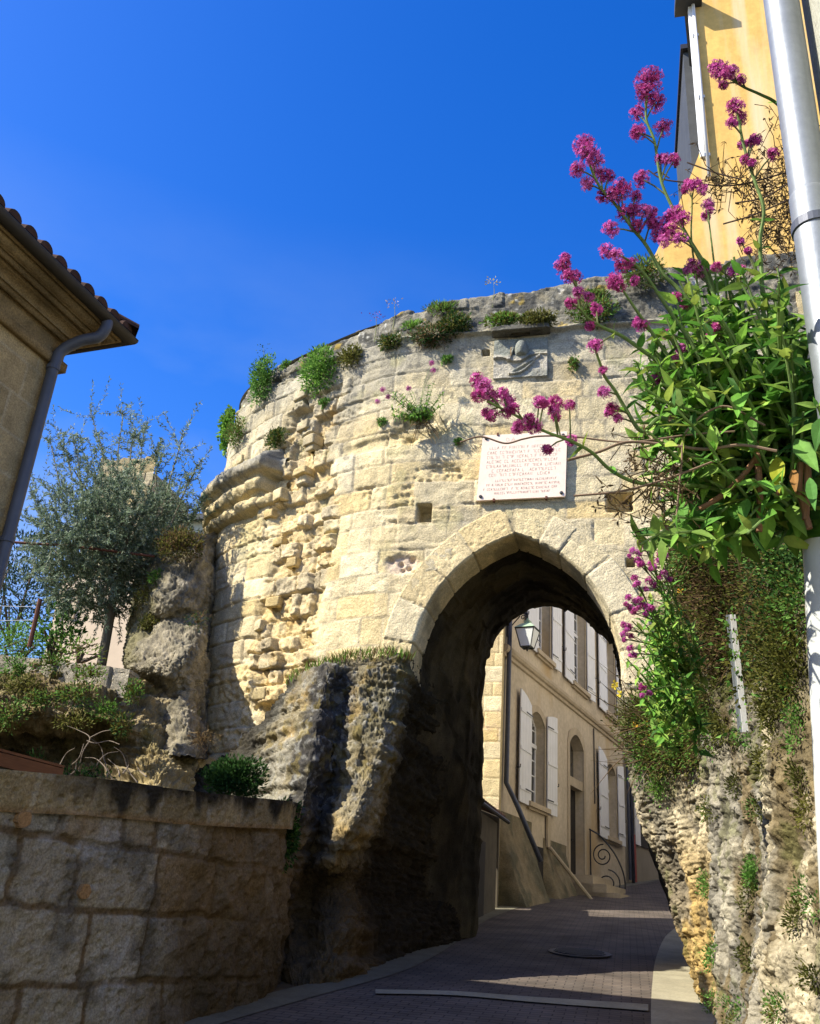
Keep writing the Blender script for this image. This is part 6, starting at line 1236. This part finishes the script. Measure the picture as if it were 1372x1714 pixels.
# small orange wallflowers
for k,(x,y,n) in enumerate(((1312,849,7),(1148,1000,4),(1070,1222,3),(1082,1245,3),(1178,902,3),(1045,1152,6),(1072,1158,5),(1076,1250,3))):
    c=onrock(x,y); sl_=np.linalg.norm(c-CAM); c=CAM+(pxD(x,y,3)-CAM)/np.linalg.norm(pxD(x,y,3)-CAM)*(sl_-.12); rt=thing('wallflower',('orange wallflower under the valerian leaves','orange wallflower low among the dry creeper','lower of two orange wallflowers on the mossy ledge' if k==3 else 'upper of two orange wallflowers on the mossy ledge','lower of two orange wallflowers on the mossy ledge','small orange wallflower high in the creeper','yellow wallflower against the right arch jamb','yellow wallflower among the small valerian leaves','orange wallflower nearest the house gutter in the arch')[k],'wildflower',c,'wallflowers on the right rock wall'); fm=MB(); sm=MB()
    for i in range(n):
        d=rng.normal(size=3)*.018*sl_/3; p=c+d; s_=sl_*.0022; N,T,U=frame(np.array([-.3,-1,.3])+rng.normal(size=3)*.3); col=np.array([.75,.40,.03] if k<5 else [.75,.58,.05])*rng.uniform(.8,1.1)
        for a in range(4):
            q=a*1.57+rng.uniform(0,1); e=T*math.cos(q)+U*math.sin(q); s2=T*-math.sin(q)+U*math.cos(q); fm.add([p,p+e*s_*1.2+s2*s_*.7,p+e*s_*1.9+N*s_*.3,p+e*s_*1.2-s2*s_*.7],[(0,1,2,3)],col)
        sm.tube([p,c+np.array([.04,.02,-.08])*sl_/3],[.0012*sl_/3,.002*sl_/3],4,(.16,.22,.06),cap=False)
    fm.build('petals',M['petal'],rt); sm.build('stems',M['twig'],rt)
# white cable conduit on the rock
a,b=atD(1222,1028,3.0),atD(1243,1225,3.0); cd=thing('cable_conduit','white plastic cable conduit half hidden by creeper on the rock','conduit',b); mb=MB(); d=(a-b); mb.box(b,(.017,.004,0),(0,.02,0),d*np.array([1,1,1])); mb.build('cover',M['white'],cd); mb=MB(); mb.box(b-np.array([.012,-.004,0]),(.011,.002,0),(0,.014,0),d); mb.build('channel',M['galv'],cd)
# parapet wildflower stalks
for k,(x,y) in enumerate(((826,472),(660,508),(629,530),(441,583))):
    q,nr,_=onwall(x,y+30,.0); t=A(x,y,q[1]+.1); b=A(x-2,y+34,q[1]+.1); rt=thing('parapet_weed',('yellow flowered weed on the parapet above the plaque','pale weed stalk on the parapet over the hanging valerian','purple weed stalk on the parapet left of the pale one','dark weed stalk on the parapet over the drum bush')[k],'weed',b,'weeds on the parapet'); mb=MB(); mb.tube([b-np.array([0,0,.1]),(b+t)/2+np.array([.02,0,0]),t],[.006,.005,.003],5,(.2,.22,.08)); mb.build('stalk',M['twig'],rt); lv=Leaves(); m=26; p=rng.normal(size=(m,3))*np.array([.06,.05,.03]); lv.add(t+p,p+np.array([0,0,.02]),.035,.02,mixcol([(.5,.42,.08)] if k==0 else [(.35,.3,.3)] if k==1 else [(.2,.05,.2)] if k==2 else DKG,m,rng),rng); lv.build('flowers',M['petal'],rt)
